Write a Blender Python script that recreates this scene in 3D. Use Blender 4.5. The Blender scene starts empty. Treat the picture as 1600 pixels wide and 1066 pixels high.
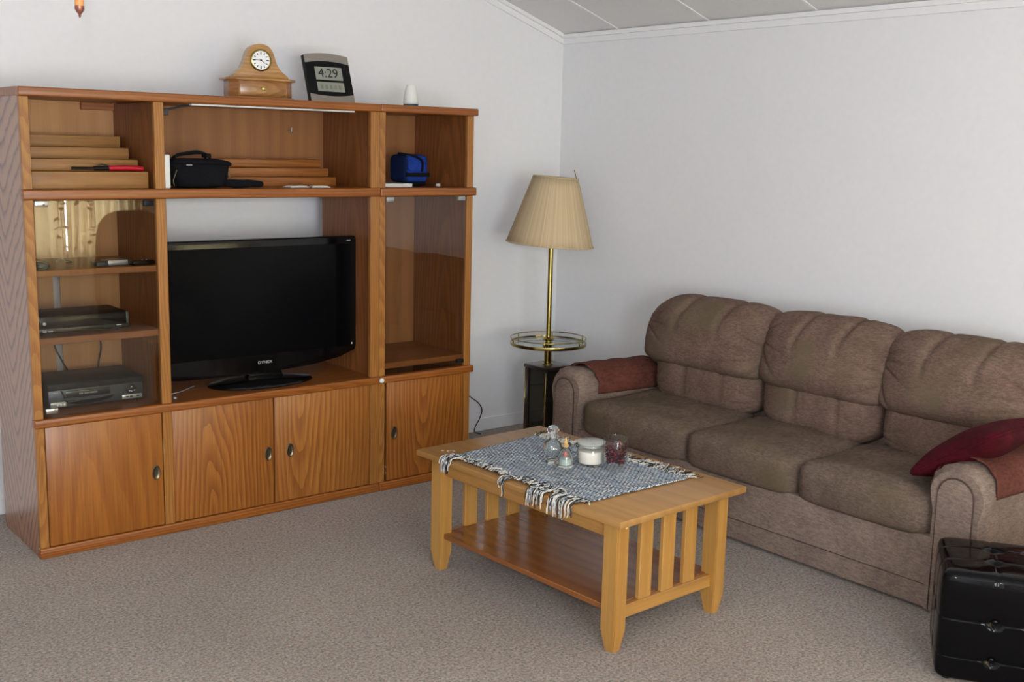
import bpy, bmesh, math, random
from mathutils import Vector, Matrix, noise
random.seed(7)
S = bpy.context.scene
C = S.collection
PI = math.pi

# ------------------------------------------------------------------ camera
CAM = Vector((-4.5065, -5.1031, 1.6496)); YAW, PITCH, ROLL, FPX = .6851, .1705, .0238, 1757.3
fw = Vector((math.sin(YAW)*math.cos(PITCH), math.cos(YAW)*math.cos(PITCH), -math.sin(PITCH)))
r0 = Vector((math.cos(YAW), -math.sin(YAW), 0)); u0 = r0.cross(fw)
rt = math.cos(ROLL)*r0 + math.sin(ROLL)*u0; up = -math.sin(ROLL)*r0 + math.cos(ROLL)*u0
cd = bpy.data.cameras.new('camera'); cam = bpy.data.objects.new('camera', cd); C.objects.link(cam)
cam.matrix_world = Matrix(((rt.x, up.x, -fw.x, CAM.x), (rt.y, up.y, -fw.y, CAM.y), (rt.z, up.z, -fw.z, CAM.z), (0, 0, 0, 1)))
cd.sensor_width = 36; cd.lens = FPX*36/1600; cd.clip_start = .05
S.camera = cam

# ------------------------------------------------------------------ light
EXPOSURE = -0.04
FLASH_W = 92
SKY = 2.0
WINDOW_A_W = 190
ADDED_FILL_W = 205  # strength of the added fill behind the camera
w = bpy.data.worlds.new('daylight'); S.world = w; w.use_nodes = True
w.node_tree.nodes['Background'].inputs[0].default_value = (.82, .91, 1, 1)
w.node_tree.nodes['Background'].inputs[1].default_value = SKY
fl = bpy.data.lights.new('camera_flash', 'POINT'); fl.energy = FLASH_W; fl.shadow_soft_size = .02; fl.color = (1, .99, .985)
flo = bpy.data.objects.new('camera_flash', fl); C.objects.link(flo); flo.location = CAM + up*.125 - rt*.03
def window_light(name, loc, rot, sx, sy, watts, col):
    l = bpy.data.lights.new(name, 'AREA'); l.shape = 'RECTANGLE'; l.size = sx; l.size_y = sy; l.energy = watts; l.color = col
    o = bpy.data.objects.new(name, l); C.objects.link(o); o.location = loc; o.rotation_euler = rot
    return o
window_light('daylight_right_window', (-1.35, -7.46, 1.3), (PI/2, 0, 0), 1.9, 1.5, WINDOW_A_W, (.92, .955, 1))
window_light('added_fill_left', (-4.45, -7.44, 1.3), (PI/2, 0, 0), 1.75, 1.6, ADDED_FILL_W, (.92, .955, 1))  # made-up window light, added as soft fill on back wall and cabinets
S.view_settings.view_transform = 'Standard'; S.view_settings.look = 'None'; S.view_settings.gamma = 1
S.view_settings.use_curve_mapping = False; S.view_settings.exposure = EXPOSURE

# ------------------------------------------------------------------ helpers
def lin(h):
    h = h.lstrip('#'); v = [int(h[i:i+2], 16)/255 for i in (0, 2, 4)]
    return tuple((c/12.92 if c <= .04045 else ((c+.055)/1.055)**2.4) for c in v) + (1,)

def tag(o, label=None, cat=None, group=None, kind=None):
    if label: o['label'] = label
    if cat: o['category'] = cat
    if group: o['group'] = group
    if kind: o['kind'] = kind
    return o
def thing(name, label, cat, loc=(0, 0, 0), rz=0, group=None):
    o = bpy.data.objects.new(name, None); C.objects.link(o); o.location = loc; o.rotation_euler = (0, 0, rz)
    o.empty_display_size = .05
    return tag(o, label, cat, group)
def obj(name, bm, mat, parent=None, smooth=None, label=None):
    bmesh.ops.recalc_face_normals(bm, faces=bm.faces[:])
    me = bpy.data.meshes.new(name); bm.to_mesh(me); bm.free()
    if smooth is True:
        for p in me.polygons: p.use_smooth = True
    elif smooth:
        me.set_sharp_from_angle(angle=math.radians(smooth))
        for p in me.polygons: p.use_smooth = True
    for m in (mat if isinstance(mat, (list, tuple)) else [mat]): me.materials.append(m)
    o = bpy.data.objects.new(name, me); C.objects.link(o)
    if parent: o.parent = parent
    if label: o['label'] = label
    return o
def B(): return bmesh.new()
def box(bm, x0, x1, y0, y1, z0, z1, bev=0, seg=2, mi=0, mat=None):
    r = bmesh.ops.create_cube(bm, size=1)['verts']
    for v in r:
        v.co = Vector(((x0+x1)/2+v.co.x*(x1-x0), (y0+y1)/2+v.co.y*(y1-y0), (z0+z1)/2+v.co.z*(z1-z0)))
    fs = set(f for v in r for f in v.link_faces)
    if bev:
        es = set(e for v in r for e in v.link_edges)
        o = bmesh.ops.bevel(bm, geom=list(es), offset=bev, segments=seg, profile=.5, affect='EDGES')
        fs |= set(o['faces']); fs = set(f for f in fs if f.is_valid)
        r = list(set(v for f in fs for v in f.verts))
    for f in fs:
        if f.is_valid: f.material_index = mi
    if mat:
        for v in r: v.co = mat @ v.co
    return r
def lathe(bm, prof, seg=32, c=(0, 0, 0), mi=0, closed=False, sx=1, sy=1):
    rings = []
    for (r, z) in prof:
        if r < 1e-6: rings.append([bm.verts.new((c[0], c[1], c[2]+z))])
        else: rings.append([bm.verts.new((c[0]+sx*r*math.cos(2*PI*i/seg), c[1]+sy*r*math.sin(2*PI*i/seg), c[2]+z)) for i in range(seg)])
    n = len(rings)
    for k in range(n if closed else n-1):
        a, b = rings[k], rings[(k+1) % n]
        for i in range(seg):
            j = (i+1) % seg
            if len(a) == 1 and len(b) == 1: continue
            if len(a) == 1: f = bm.faces.new((a[0], b[i], b[j]))
            elif len(b) == 1: f = bm.faces.new((a[i], a[j], b[0]))
            else: f = bm.faces.new((a[i], a[j], b[j], b[i]))
            f.material_index = mi
def tube(bm, pts, r, seg=8, closed=False, mi=0, taper=None):
    pts = [Vector(p) for p in pts]; n = len(pts); rings = []
    prev = None
    for i, p in enumerate(pts):
        if closed: t = (pts[(i+1) % n]-pts[i-1])
        else: t = pts[min(i+1, n-1)]-pts[max(i-1, 0)]
        t.normalize()
        if prev is None:
            a = Vector((0, 0, 1)) if abs(t.z) < .9 else Vector((1, 0, 0))
            nrm = t.cross(a).normalized()
        else: nrm = (prev - t*prev.dot(t)).normalized()
        prev = nrm; b = t.cross(nrm)
        rr = r*(taper(i/(n-1)) if taper else 1)
        rings.append([bm.verts.new(p+nrm*rr*math.cos(2*PI*k/seg)+b*rr*math.sin(2*PI*k/seg)) for k in range(seg)])
    for i in range(n if closed else n-1):
        a, b = rings[i], rings[(i+1) % n]
        for k in range(seg):
            f = bm.faces.new((a[k], a[(k+1) % seg], b[(k+1) % seg], b[k])); f.material_index = mi
    if not closed:
        for rg in (rings[0], rings[-1]):
            f = bm.faces.new(rg); f.material_index = mi
def prism(bm, pts, axis, a0, a1, bev=0, mi=0):
    """outline pts in the plane perpendicular to axis, extruded from a0 to a1"""
    def P(u, v, a): return {'x': (a, u, v), 'y': (u, a, v), 'z': (u, v, a)}[axis]
    lo = [bm.verts.new(P(u, v, a0)) for u, v in pts]; hi = [bm.verts.new(P(u, v, a1)) for u, v in pts]
    n = len(pts); fs = [bm.faces.new(lo), bm.faces.new(hi)]
    for i in range(n): fs.append(bm.faces.new((lo[i], lo[(i+1) % n], hi[(i+1) % n], hi[i])))
    for f in fs: f.material_index = mi
    if bev:
        es = list(set(list(fs[0].edges)+list(fs[1].edges)))
        bmesh.ops.bevel(bm, geom=es, offset=bev, segments=2, profile=.5, affect='EDGES')
def smoothpath(ctrl, n=8):
    P = [Vector(p) for p in ctrl]; out = []
    for i in range(len(P)-1):
        p0, p1, p2, p3 = P[max(i-1, 0)], P[i], P[i+1], P[min(i+2, len(P)-1)]
        for k in range(n):
            t = k/n
            out.append(.5*((2*p1)+(p2-p0)*t+(2*p0-5*p1+4*p2-p3)*t*t+(3*p1-p0-3*p2+p3)*t**3))
    out.append(P[-1]); return out
def puff(n, half, p, fn=None, c=(0, 0, 0)):
    """rounded box of n x n faces a side; fn(u,v,w,pos) moves the points"""
    bm = bmesh.new(); bmesh.ops.create_cube(bm, size=2)
    bmesh.ops.subdivide_edges(bm, edges=bm.edges[:], cuts=n-1, use_grid_fill=True)
    for v in bm.verts:
        u = v.co.copy()
        q = (abs(u.x)**p+abs(u.y)**p+abs(u.z)**p)**(1/p)
        d = u/q
        pos = Vector((d.x*half[0], d.y*half[1], d.z*half[2]))
        if fn: pos = fn(d.x, d.y, d.z, pos)
        v.co = pos+Vector(c)
    return bm
def puff2(n, half, a, b, fn=None, c=(0, 0, 0)):
    """cushion: outline exponent a in (y,z), thickness exponent b along x"""
    bm = bmesh.new(); bmesh.ops.create_cube(bm, size=2)
    bmesh.ops.subdivide_edges(bm, edges=bm.edges[:], cuts=n-1, use_grid_fill=True)
    for v in bm.verts:
        u = v.co.copy(); qy = (abs(u.y)**a+abs(u.z)**a)**(1/a); q = (qy**b+abs(u.x)**b)**(1/b)
        d = u/q; pos = Vector((d.x*half[0], d.y*half[1], d.z*half[2]))
        if fn: pos = fn(d.x, d.y, d.z, pos)
        v.co = pos+Vector(c)
    return bm
def text_mesh(name, txt, size, mat, parent, M, extrude=.0004, label=None):
    cu = bpy.data.curves.new(name, 'FONT'); cu.body = txt; cu.size = size; cu.align_x = 'CENTER'; cu.align_y = 'CENTER'; cu.extrude = extrude
    t = bpy.data.objects.new(name, cu); C.objects.link(t)
    bpy.context.view_layer.update()
    me = bpy.data.meshes.new_from_object(t.evaluated_get(bpy.context.evaluated_depsgraph_get()))
    bpy.data.objects.remove(t); bpy.data.curves.remove(cu)
    me.transform(M); me.materials.clear(); me.materials.append(mat)
    o = bpy.data.objects.new(name, me); C.objects.link(o); o.parent = parent
    if label: o['label'] = label
    return o

# ------------------------------------------------------------------ materials
class NT:
    def __init__(s, name):
        s.m = bpy.data.materials.new(name); s.m.use_nodes = True; s.t = s.m.node_tree
        s.b = s.t.nodes['Principled BSDF']; s.out = s.t.nodes['Material Output']
    def n(s, ty, **kw):
        nd = s.t.nodes.new(ty)
        for k, v in kw.items():
            if k in nd.inputs: nd.inputs[k].default_value = v
            else: setattr(nd, k, v)
        return nd
    def l(s, a, b): s.t.links.new(a, b)
    def coord(s, scale=(1, 1, 1), loc=(0, 0, 0), rot=(0, 0, 0)):
        tc = s.n('ShaderNodeTexCoord'); mp = s.n('ShaderNodeMapping')
        mp.inputs['Scale'].default_value = scale; mp.inputs['Location'].default_value = loc; mp.inputs['Rotation'].default_value = rot
        s.l(tc.outputs['Object'], mp.inputs[0]); return mp.outputs[0]
    def ramp(s, fac, stops):
        r = s.n('ShaderNodeValToRGB'); e = r.color_ramp.elements
        while len(e) < len(stops): e.new(.5)
        for el, (p, c) in zip(e, stops): el.position = p; el.color = c if len(c) == 4 else tuple(c)+(1,)
        s.l(fac, r.inputs[0]); return r.outputs[0]
    def mix(s, fac, a, b, mode='MIX'):
        m = s.n('ShaderNodeMix', data_type='RGBA', blend_type=mode)
        for so, v in ((m.inputs[0], fac), (m.inputs[6], a), (m.inputs[7], b)):
            if hasattr(v, 'links'): s.l(v, so)
            else: so.default_value = v
        return m.outputs[2]
    def bump(s, h, strength, dist=.002, prev=None):
        b = s.n('ShaderNodeBump'); b.inputs['Strength'].default_value = strength; b.inputs['Distance'].default_value = dist
        s.l(h, b.inputs['Height'])
        if prev: s.l(prev, b.inputs['Normal'])
        return b.outputs[0]
def plain(name, col, rough=.5, metal=0, spec=.5, coat=0, noise_amt=.06, bump=0, nscale=40, sheen=0):
    k = NT(name); c = lin(col)
    co = k.coord()
    nz = k.n('ShaderNodeTexNoise', Scale=nscale, Detail=3.0); k.l(co, nz.inputs['Vector'])
    a = tuple(max(0, x*(1-noise_amt)) for x in c[:3])+(1,); b2 = tuple(min(1, x*(1+noise_amt)) for x in c[:3])+(1,)
    k.l(k.ramp(nz.outputs[0], [(.3, a), (.7, b2)]), k.b.inputs['Base Color'])
    k.b.inputs['Roughness'].default_value = rough; k.b.inputs['Metallic'].default_value = metal
    k.b.inputs['Specular IOR Level'].default_value = spec; k.b.inputs['Coat Weight'].default_value = coat
    k.b.inputs['Sheen Weight'].default_value = sheen
    if bump: k.l(k.bump(nz.outputs[0], bump), k.b.inputs['Normal'])
    return k.m
def oak(name, light, dark, plane='XZ', cen=(0, 0, 0), freq=16, stretch=.1, contrast=.6, rough=.38, grain='z', fine=.5, coat=.15):
    """flat-sawn wood: stretched rings give the cathedral figure, fine streaks give the pores"""
    k = NT(name); ax = {'x': 0, 'y': 1, 'z': 2}[grain]
    sc = [1, 1, 1]; sc[ax] = stretch
    co = k.coord(scale=tuple(sc), loc=tuple(-c*s for c, s in zip(cen, sc)))
    nz = k.n('ShaderNodeTexNoise', Scale=3.2, Detail=4.0, Roughness=.55); k.l(co, nz.inputs['Vector'])
    sub = k.n('ShaderNodeVectorMath', operation='SUBTRACT'); k.l(nz.outputs[1], sub.inputs[0]); sub.inputs[1].default_value = (.5, .5, .5)
    sca = k.n('ShaderNodeVectorMath', operation='SCALE'); k.l(sub.outputs[0], sca.inputs[0]); sca.inputs['Scale'].default_value = .16
    add = k.n('ShaderNodeVectorMath', operation='ADD'); k.l(co, add.inputs[0]); k.l(sca.outputs[0], add.inputs[1])
    wv = k.n('ShaderNodeTexWave', wave_type='RINGS', rings_direction={'XZ': 'Y', 'YZ': 'X', 'XY': 'Z'}[plane], wave_profile='SAW')
    wv.inputs['Scale'].default_value = freq; wv.inputs['Distortion'].default_value = .6; wv.inputs['Detail'].default_value = 2
    k.l(add.outputs[0], wv.inputs['Vector'])
    s2 = [130, 130, 130]; s2[ax] = 4
    co2 = k.coord(scale=tuple(s2)); fn = k.n('ShaderNodeTexNoise', Scale=1.0, Detail=3.0, Roughness=.6); k.l(co2, fn.inputs['Vector'])
    s3 = [7, 7, 7]; s3[ax] = .9
    co3 = k.coord(scale=tuple(s3)); bn = k.n('ShaderNodeTexNoise', Scale=1.0, Detail=2.0); k.l(co3, bn.inputs['Vector'])
    T_ = (.63, .56, .45, 1)
    L, D = [tuple(a*b for a, b in zip(lin(q_), T_)) for q_ in (light, dark)]
    mid = tuple((a+b)/2 for a, b in zip(L, D))
    c1 = k.ramp(wv.outputs[0], [(0, tuple(l*(1-contrast)+d*contrast for l, d in zip(L, D))), (.28, mid), (.7, L), (1, L)])
    c2 = k.ramp(fn.outputs[0], [(.35, (1-fine*.45,)*3), (.6, (1, 1, 1))])
    c3 = k.ramp(bn.outputs[0], [(.3, (.86, .82, .78)), (.7, (1.0, 1.0, 1.0))])
    m = k.mix(1.0, c1, c2, 'MULTIPLY'); m = k.mix(1.0, m, c3, 'MULTIPLY')
    k.l(m, k.b.inputs['Base Color']); k.b.inputs['Roughness'].default_value = rough
    k.b.inputs['Coat Weight'].default_value = coat; k.b.inputs['Coat Roughness'].default_value = .25
    k.l(k.bump(fn.outputs[0], .12, .001), k.b.inputs['Normal'])
    return k.m
def oak_chevron(name, light, dark, yc, slope, freq, rough=.34):
    """tall nested V figure on a panel in the local yz plane"""
    k = NT(name); co = k.coord(); nz = k.n('ShaderNodeTexNoise', Scale=1.0, Detail=4.0, Roughness=.6); k.l(k.coord(scale=(5, 16, 4)), nz.inputs['Vector'])
    nb = k.n('ShaderNodeTexNoise', Scale=1.0, Detail=2.0); k.l(k.coord(scale=(1, 2.5, 1.3)), nb.inputs['Vector'])
    sp = k.n('ShaderNodeSeparateXYZ'); k.l(co, sp.inputs[0])
    def mth(op, a, b=None):
        m = k.n('ShaderNodeMath', operation=op)
        for i_, v_ in enumerate((a, b)):
            if v_ is None: continue
            if hasattr(v_, 'links'): k.l(v_, m.inputs[i_])
            else: m.inputs[i_].default_value = v_
        return m.outputs[0]
    yy = mth('SUBTRACT', sp.outputs[1], yc); yy = mth('ADD', yy, mth('MULTIPLY', mth('SUBTRACT', nb.outputs[0], .5), .10))
    ab = mth('SQRT', mth('ADD', mth('MULTIPLY', yy, yy), .0004))
    f = mth('SUBTRACT', sp.outputs[2], mth('MULTIPLY', ab, mth('SUBTRACT', slope+1.6, mth('MULTIPLY', sp.outputs[2], .9))))
    f = mth('ADD', f, mth('MULTIPLY', nz.outputs[0], .07))
    fr_ = mth('FRACT', mth('MULTIPLY', f, freq))
    s2 = k.n('ShaderNodeTexNoise', Scale=1.0, Detail=3.0, Roughness=.6); k.l(k.coord(scale=(130, 130, 4)), s2.inputs['Vector'])
    L, D = lin(light), lin(dark); mid = tuple((a+b)/2 for a, b in zip(L, D))
    c1 = k.ramp(fr_, [(0, mid), (.12, L), (.6, L), (.82, mid), (.93, D), (1, D)])
    m = k.mix(1.0, c1, k.ramp(s2.outputs[0], [(.35, (.72,)*3), (.6, (1, 1, 1))]), 'MULTIPLY')
    k.l(m, k.b.inputs['Base Color']); k.b.inputs['Roughness'].default_value = rough
    k.b.inputs['Coat Weight'].default_value = .3; k.b.inputs['Coat Roughness'].default_value = .3
    k.l(k.bump(s2.outputs[0], .12, .001), k.b.inputs['Normal']); return k.m
def glass_pane(name, tint=(.8, .8, .78), rough=.0, ior=1.5):
    k = NT(name); k.t.nodes.remove(k.b)
    tr = k.n('ShaderNodeBsdfTransparent'); tr.inputs[0].default_value = tuple(tint)+(1,)
    gl = k.n('ShaderNodeBsdfGlossy'); gl.inputs['Roughness'].default_value = rough
    fr = k.n('ShaderNodeFresnel'); ge = k.n('ShaderNodeNewGeometry')
    mi_ = k.n('ShaderNodeMix', data_type='FLOAT'); mi_.inputs[2].default_value = ior; mi_.inputs[3].default_value = 1/ior
    k.l(ge.outputs['Backfacing'], mi_.inputs[0]); k.l(mi_.outputs[0], fr.inputs[0])
    mx = k.n('ShaderNodeMixShader'); k.l(fr.outputs[0], mx.inputs[0]); k.l(tr.outputs[0], mx.inputs[1]); k.l(gl.outputs[0], mx.inputs[2])
    k.l(mx.outputs[0], k.out.inputs[0]); return k.m
def real_glass(name, col=(1, 1, 1), ior=1.45):
    k = NT(name); k.b.inputs['Transmission Weight'].default_value = 1; k.b.inputs['Roughness'].default_value = 0
    k.b.inputs['IOR'].default_value = ior; k.b.inputs['Base Color'].default_value = tuple(col)+(1,)
    return k.m
def carpet_mat():
    k = NT('carpet_loop')
    co = k.coord()
    v = k.n('ShaderNodeTexVoronoi', Scale=150.0); k.l(co, v.inputs['Vector'])
    nz = k.n('ShaderNodeTexNoise', Scale=95.0, Detail=4.0, Roughness=.7); k.l(co, nz.inputs['Vector'])
    n2 = k.n('ShaderNodeTexNoise', Scale=1.6, Detail=4.0); k.l(co, n2.inputs['Vector'])
    n3 = k.n('ShaderNodeTexNoise', Scale=70.0, Detail=2.0); k.l(k.coord(loc=(4, 2, 0)), n3.inputs['Vector'])
    c = k.ramp(nz.outputs[0], [(.34, lin('776e6a')), (.45, lin('91877f')), (.55, lin('a49990')), (.66, lin('b8ada6'))])
    pk = k.ramp(n3.outputs[0], [(.36, lin('9db0b2')), (.46, (1, 1, 1, 1)), (.56, (1, 1, 1, 1)), (.66, lin('e0a9a3'))])
    c = k.mix(.5, c, pk, 'MULTIPLY')
    bl = k.ramp(n2.outputs[0], [(.35, (.88, .87, .86)), (.65, (1, 1, 1))])
    c = k.mix(1.0, c, bl, 'MULTIPLY')
    k.l(c, k.b.inputs['Base Color']); k.b.inputs['Roughness'].default_value = .95; k.b.inputs['Specular IOR Level'].default_value = .1
    k.b.inputs['Sheen Weight'].default_value = .15
    b = k.bump(v.outputs[0], .28, .003); b = k.bump(nz.outputs[0], .28, .003, b)
    k.l(b, k.b.inputs['Normal']); return k.m
def fabric(name, col, col2, stain=None, rib=190, ribdir='z', bump=.38, rough=.92, sheen=.0, mot=7):
    k = NT(name)
    co = k.coord()
    sc = {'x': (rib, 45, 45), 'y': (45, rib, 45), 'z': (50, 50, rib)}[ribdir]
    cs = k.coord(scale=sc); rb = k.n('ShaderNodeTexNoise', Scale=1.0, Detail=2.0); k.l(cs, rb.inputs['Vector'])
    nz = k.n('ShaderNodeTexNoise', Scale=float(mot), Detail=5.0, Roughness=.65); k.l(co, nz.inputs['Vector'])
    f2 = k.n('ShaderNodeTexNoise', Scale=160.0, Detail=2.0); k.l(co, f2.inputs['Vector'])
    c = k.ramp(nz.outputs[0], [(.3, lin(col2)), (.68, lin(col))])
    c = k.mix(1.0, c, k.ramp(rb.outputs[0], [(.38, (.78, .78, .78)), (.6, (1.05, 1.05, 1.05))]), 'MULTIPLY')
    c = k.mix(.6, c, k.ramp(f2.outputs[0], [(.35, (.8, .8, .8)), (.65, (1.1, 1.1, 1.1))]), 'MULTIPLY')
    if stain:
        st = k.n('ShaderNodeTexNoise', Scale=4.0, Detail=2.0); k.l(k.coord(loc=(3.1, .7, 5.2)), st.inputs['Vector'])
        c = k.mix(k.ramp(st.outputs[0], [(.52, (0, 0, 0)), (.68, (.75, .75, .75))]), c, lin(stain))
    k.l(c, k.b.inputs['Base Color']); k.b.inputs['Roughness'].default_value = rough; k.b.inputs['Specular IOR Level'].default_value = .15
    k.b.inputs['Sheen Weight'].default_value = sheen; k.b.inputs['Sheen Roughness'].default_value = .5
    b = k.bump(rb.outputs[0], bump, .002); b = k.bump(f2.outputs[0], bump, .0015, b)
    k.l(b, k.b.inputs['Normal']); return k.m

OL, OD = 'cc8538', '96501c'
M = {}
M['oak_rail'] = oak('oak_rail', 'c47c34', '8f4b1c', 'XZ', (.3, 0, .5), 22, .1, .5, grain='x', rough=.36)
M['oak_stile'] = oak('oak_stile', 'd39a50', 'a8622a', 'XZ', (.02, 0, .35), 26, .14, .5, grain='z')
M['oak_door_plain'] = oak('oak_door_plain', 'c98439', 'a8642a', 'XZ', (.22, 0, -.6), 6, .12, .35, grain='z')
M['oak_door_left'] = oak('oak_door_left', 'cd8a3f', '9c5a24', 'XZ', (.72, 0, .02), 15, .16, .75, grain='z')
M['oak_door_mid'] = oak('oak_door_mid', 'd08f45', '9c5a24', 'XZ', (1.16, 0, .62), 14, .14, .6, grain='z')
M['oak_door_right'] = oak('oak_door_right', 'c98439', '95521f', 'XZ', (.27, 0, .6), 15, .16, .65, grain='z')
M['oak_side'] = oak_chevron('oak_side', 'a3775a', '653727', .25, .75, 11)
M['oak_inner'] = oak('oak_inner', 'b37544', '85502b', 'YZ', (0, .2, .3), 13, .1, .5, grain='z', rough=.5)
M['oak_shelf'] = oak('oak_shelf', 'bd7a3c', '8c5024', 'XY', (.3, .2, 0), 12, .12, .4, grain='x', rough=.42)
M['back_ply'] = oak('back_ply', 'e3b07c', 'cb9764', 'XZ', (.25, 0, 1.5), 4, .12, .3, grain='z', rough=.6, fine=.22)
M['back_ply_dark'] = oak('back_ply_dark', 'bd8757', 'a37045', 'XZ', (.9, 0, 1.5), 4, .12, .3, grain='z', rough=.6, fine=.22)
M['riser_pine'] = oak('riser_pine', 'c99a5c', 'b07f46', 'XZ', (.3, 0, 0), 8, .1, .3, grain='x', rough=.6)
M['riser_oak'] = oak('riser_oak', 'c58442', '9c5c28', 'XZ', (.3, 0, 0), 14, .1, .5, grain='x', rough=.45)
M['clock_oak'] = oak('clock_oak', 'e0b068', 'b98444', 'XZ', (0, 0, .05), 20, .15, .5, grain='x', rough=.3, coat=.4)
def table_wood(name, light, dark, gr, plane, cen=(0, 0, 0), **kw):
    return oak(name, light, dark, plane, cen, 5, .1, .18, grain=gr, rough=.36, fine=.3, coat=.2, **kw)
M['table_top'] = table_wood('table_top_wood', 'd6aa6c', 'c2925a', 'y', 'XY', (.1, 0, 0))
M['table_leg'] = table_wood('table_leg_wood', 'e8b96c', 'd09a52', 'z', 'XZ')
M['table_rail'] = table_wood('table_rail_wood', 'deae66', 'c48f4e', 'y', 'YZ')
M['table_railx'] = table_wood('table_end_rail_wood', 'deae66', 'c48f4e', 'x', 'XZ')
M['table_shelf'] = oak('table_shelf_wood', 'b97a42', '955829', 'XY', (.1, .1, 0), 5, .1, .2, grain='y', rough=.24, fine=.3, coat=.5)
M['sofa_back'] = fabric('sofa_back_fabric', '7e685c', '69554a', stain='675c49')
M['sofa_seat'] = fabric('sofa_seat_fabric', '79685c', '63554a', stain='5f553f')
M['sofa_body'] = fabric('sofa_body_fabric', '8f7d71', '786860', rib=190)
M['piping'] = fabric('sofa_piping_fabric', '5a4a41', '4c3e36')
M['cover'] = fabric('rust_cover_fabric', '6e4238', '58322a', rib=150, ribdir='y')
M['cover_edge'] = fabric('rust_trim_fabric', 'a88072', '8a6256', rib=150)
M['maroon'] = fabric('maroon_fabric', '560e1b', '3c0812', rib=120)
M['wall'] = plain('wall_paint', 'e8e9ec', .75, spec=.2, noise_amt=.012, bump=.03, nscale=30)
M['ceil'] = plain('ceiling_panel_paint', 'e4e4e4', .85, spec=.2, noise_amt=.02, bump=.1, nscale=60)
M['trim'] = plain('trim_paint', 'ecedef', .45, noise_amt=.01)
M['carpet'] = carpet_mat()
M['black_gloss'] = plain('black_gloss_plastic', '08090a', .12, spec=.3, noise_amt=0)
M['screen'] = plain('screen_glass', '050608', .2, spec=.13, noise_amt=0)
M['black_matte'] = plain('black_matte_plastic', '0e0f11', .5, spec=.25, noise_amt=.05)
M['black_cloth'] = fabric('black_nylon', '15161a', '0d0e11')
M['vcr_grey'] = plain('gunmetal_plastic', '3a3f42', .35, metal=.3, noise_amt=.03)
M['vcr_panel'] = plain('smoked_panel', '15191a', .2, noise_amt=.02)
M['silver'] = plain('silver_plastic', 'a4a7a9', .3, metal=.6, noise_amt=.02)
M['chrome'] = plain('chrome_metal', 'd8dad8', .15, metal=1, noise_amt=0)
M['bronze'] = plain('bronze_metal', '6d6350', .32, metal=.9, noise_amt=.1)
M['brass'] = plain('brass_metal', 'a99858', .2, metal=1, noise_amt=.04)
M['dark_wood'] = plain('espresso_wood', '33221c', .3, coat=.4, noise_amt=.15)
M['smoke_glass'] = plain('bronze_mirror_glass', '26261f', .06, spec=.8, metal=.2, noise_amt=.3, nscale=6)
M['leather'] = None
M['white_plastic'] = plain('white_plastic', 'e3e6e2', .4, noise_amt=.01)
M['paper'] = plain('paper_white', 'e6e6e4', .7, noise_amt=.01)
M['blue_cloth'] = fabric('blue_nylon', '1f3f96', '172f75')
M['blue_cloth_shaded'] = fabric('blue_nylon_shaded', '1b2d5c', '142248')  # shaded copy of the lunch bag blue, shade put into the colour
M['red_plastic'] = plain('red_plastic', 'b3122a', .25, noise_amt=.02)
M['wax'] = plain('cream_wax', 'ece6da', .5, noise_amt=.01)
M['pane'] = glass_pane('clear_pane', (.93, .93, .905))
M['jar'] = glass_pane('jar_glass', (.985, .99, .99))
M['glass'] = real_glass('cut_glass', (.96, 1, .99))
M['amber_glass'] = real_glass('amber_glass', (.95, .72, .35))
M['cord'] = plain('dark_cord_rubber', '2a2b2e', .5, noise_amt=.05)
def curtain_mat():
    k = NT('beige_curtain_cloth'); tr = k.n('ShaderNodeBsdfTranslucent'); tr.inputs[0].default_value = lin('d9c99c')
    k.b.inputs['Base Color'].default_value = lin('d9cdb0'); k.b.inputs['Roughness'].default_value = .9
    mx = k.n('ShaderNodeMixShader'); mx.inputs[0].default_value = .7
    k.l(k.b.outputs[0], mx.inputs[1]); k.l(tr.outputs[0], mx.inputs[2]); k.l(mx.outputs[0], k.out.inputs[0]); return k.m
M['curtain'] = curtain_mat()
M['leaf'] = plain('dark_leaf', '3b3a22', .5, noise_amt=.2)
M['petal'] = plain('dried_petal', '3c0812', .6, noise_amt=.4, nscale=60)
M['petal_pink'] = plain('dried_petal_pink', '7a1c2c', .6, noise_amt=.4, nscale=60)
M['fob_wood'] = plain('turned_fob_wood', 'c98d4e', .4, noise_amt=.2)
M['fob_copper'] = plain('copper_tip', '8a5548', .35, metal=.6)
M['teal'] = plain('teal_gel', '2b5a66', .3)
M['lcd'] = plain('lcd_panel', '8d9186', .3, noise_amt=.02)
M['clock_silver'] = plain('brushed_taupe_metal', 'a29a91', .35, metal=.5, noise_amt=.03)
M['dial'] = plain('clock_dial_white', 'eef1f2', .4, noise_amt=0)
M['ink'] = plain('ink_black', '16181c', .5, noise_amt=0)
M['letter'] = plain('letter_grey', 'b8babd', .4, noise_amt=0)
M['window_strip'] = M['white_plastic']

def leather():
    k = NT('black_patent_leather'); co = k.coord()
    nz = k.n('ShaderNodeTexNoise', Scale=9.0, Detail=3.0); k.l(co, nz.inputs['Vector'])
    k.b.inputs['Base Color'].default_value = (.003, .003, .0035, 1); k.b.inputs['Roughness'].default_value = .09
    k.b.inputs['Specular IOR Level'].default_value = .15
    k.l(k.bump(nz.outputs[0], .25, .01), k.b.inputs['Normal']); return k.m
M['leather'] = leather()

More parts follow.
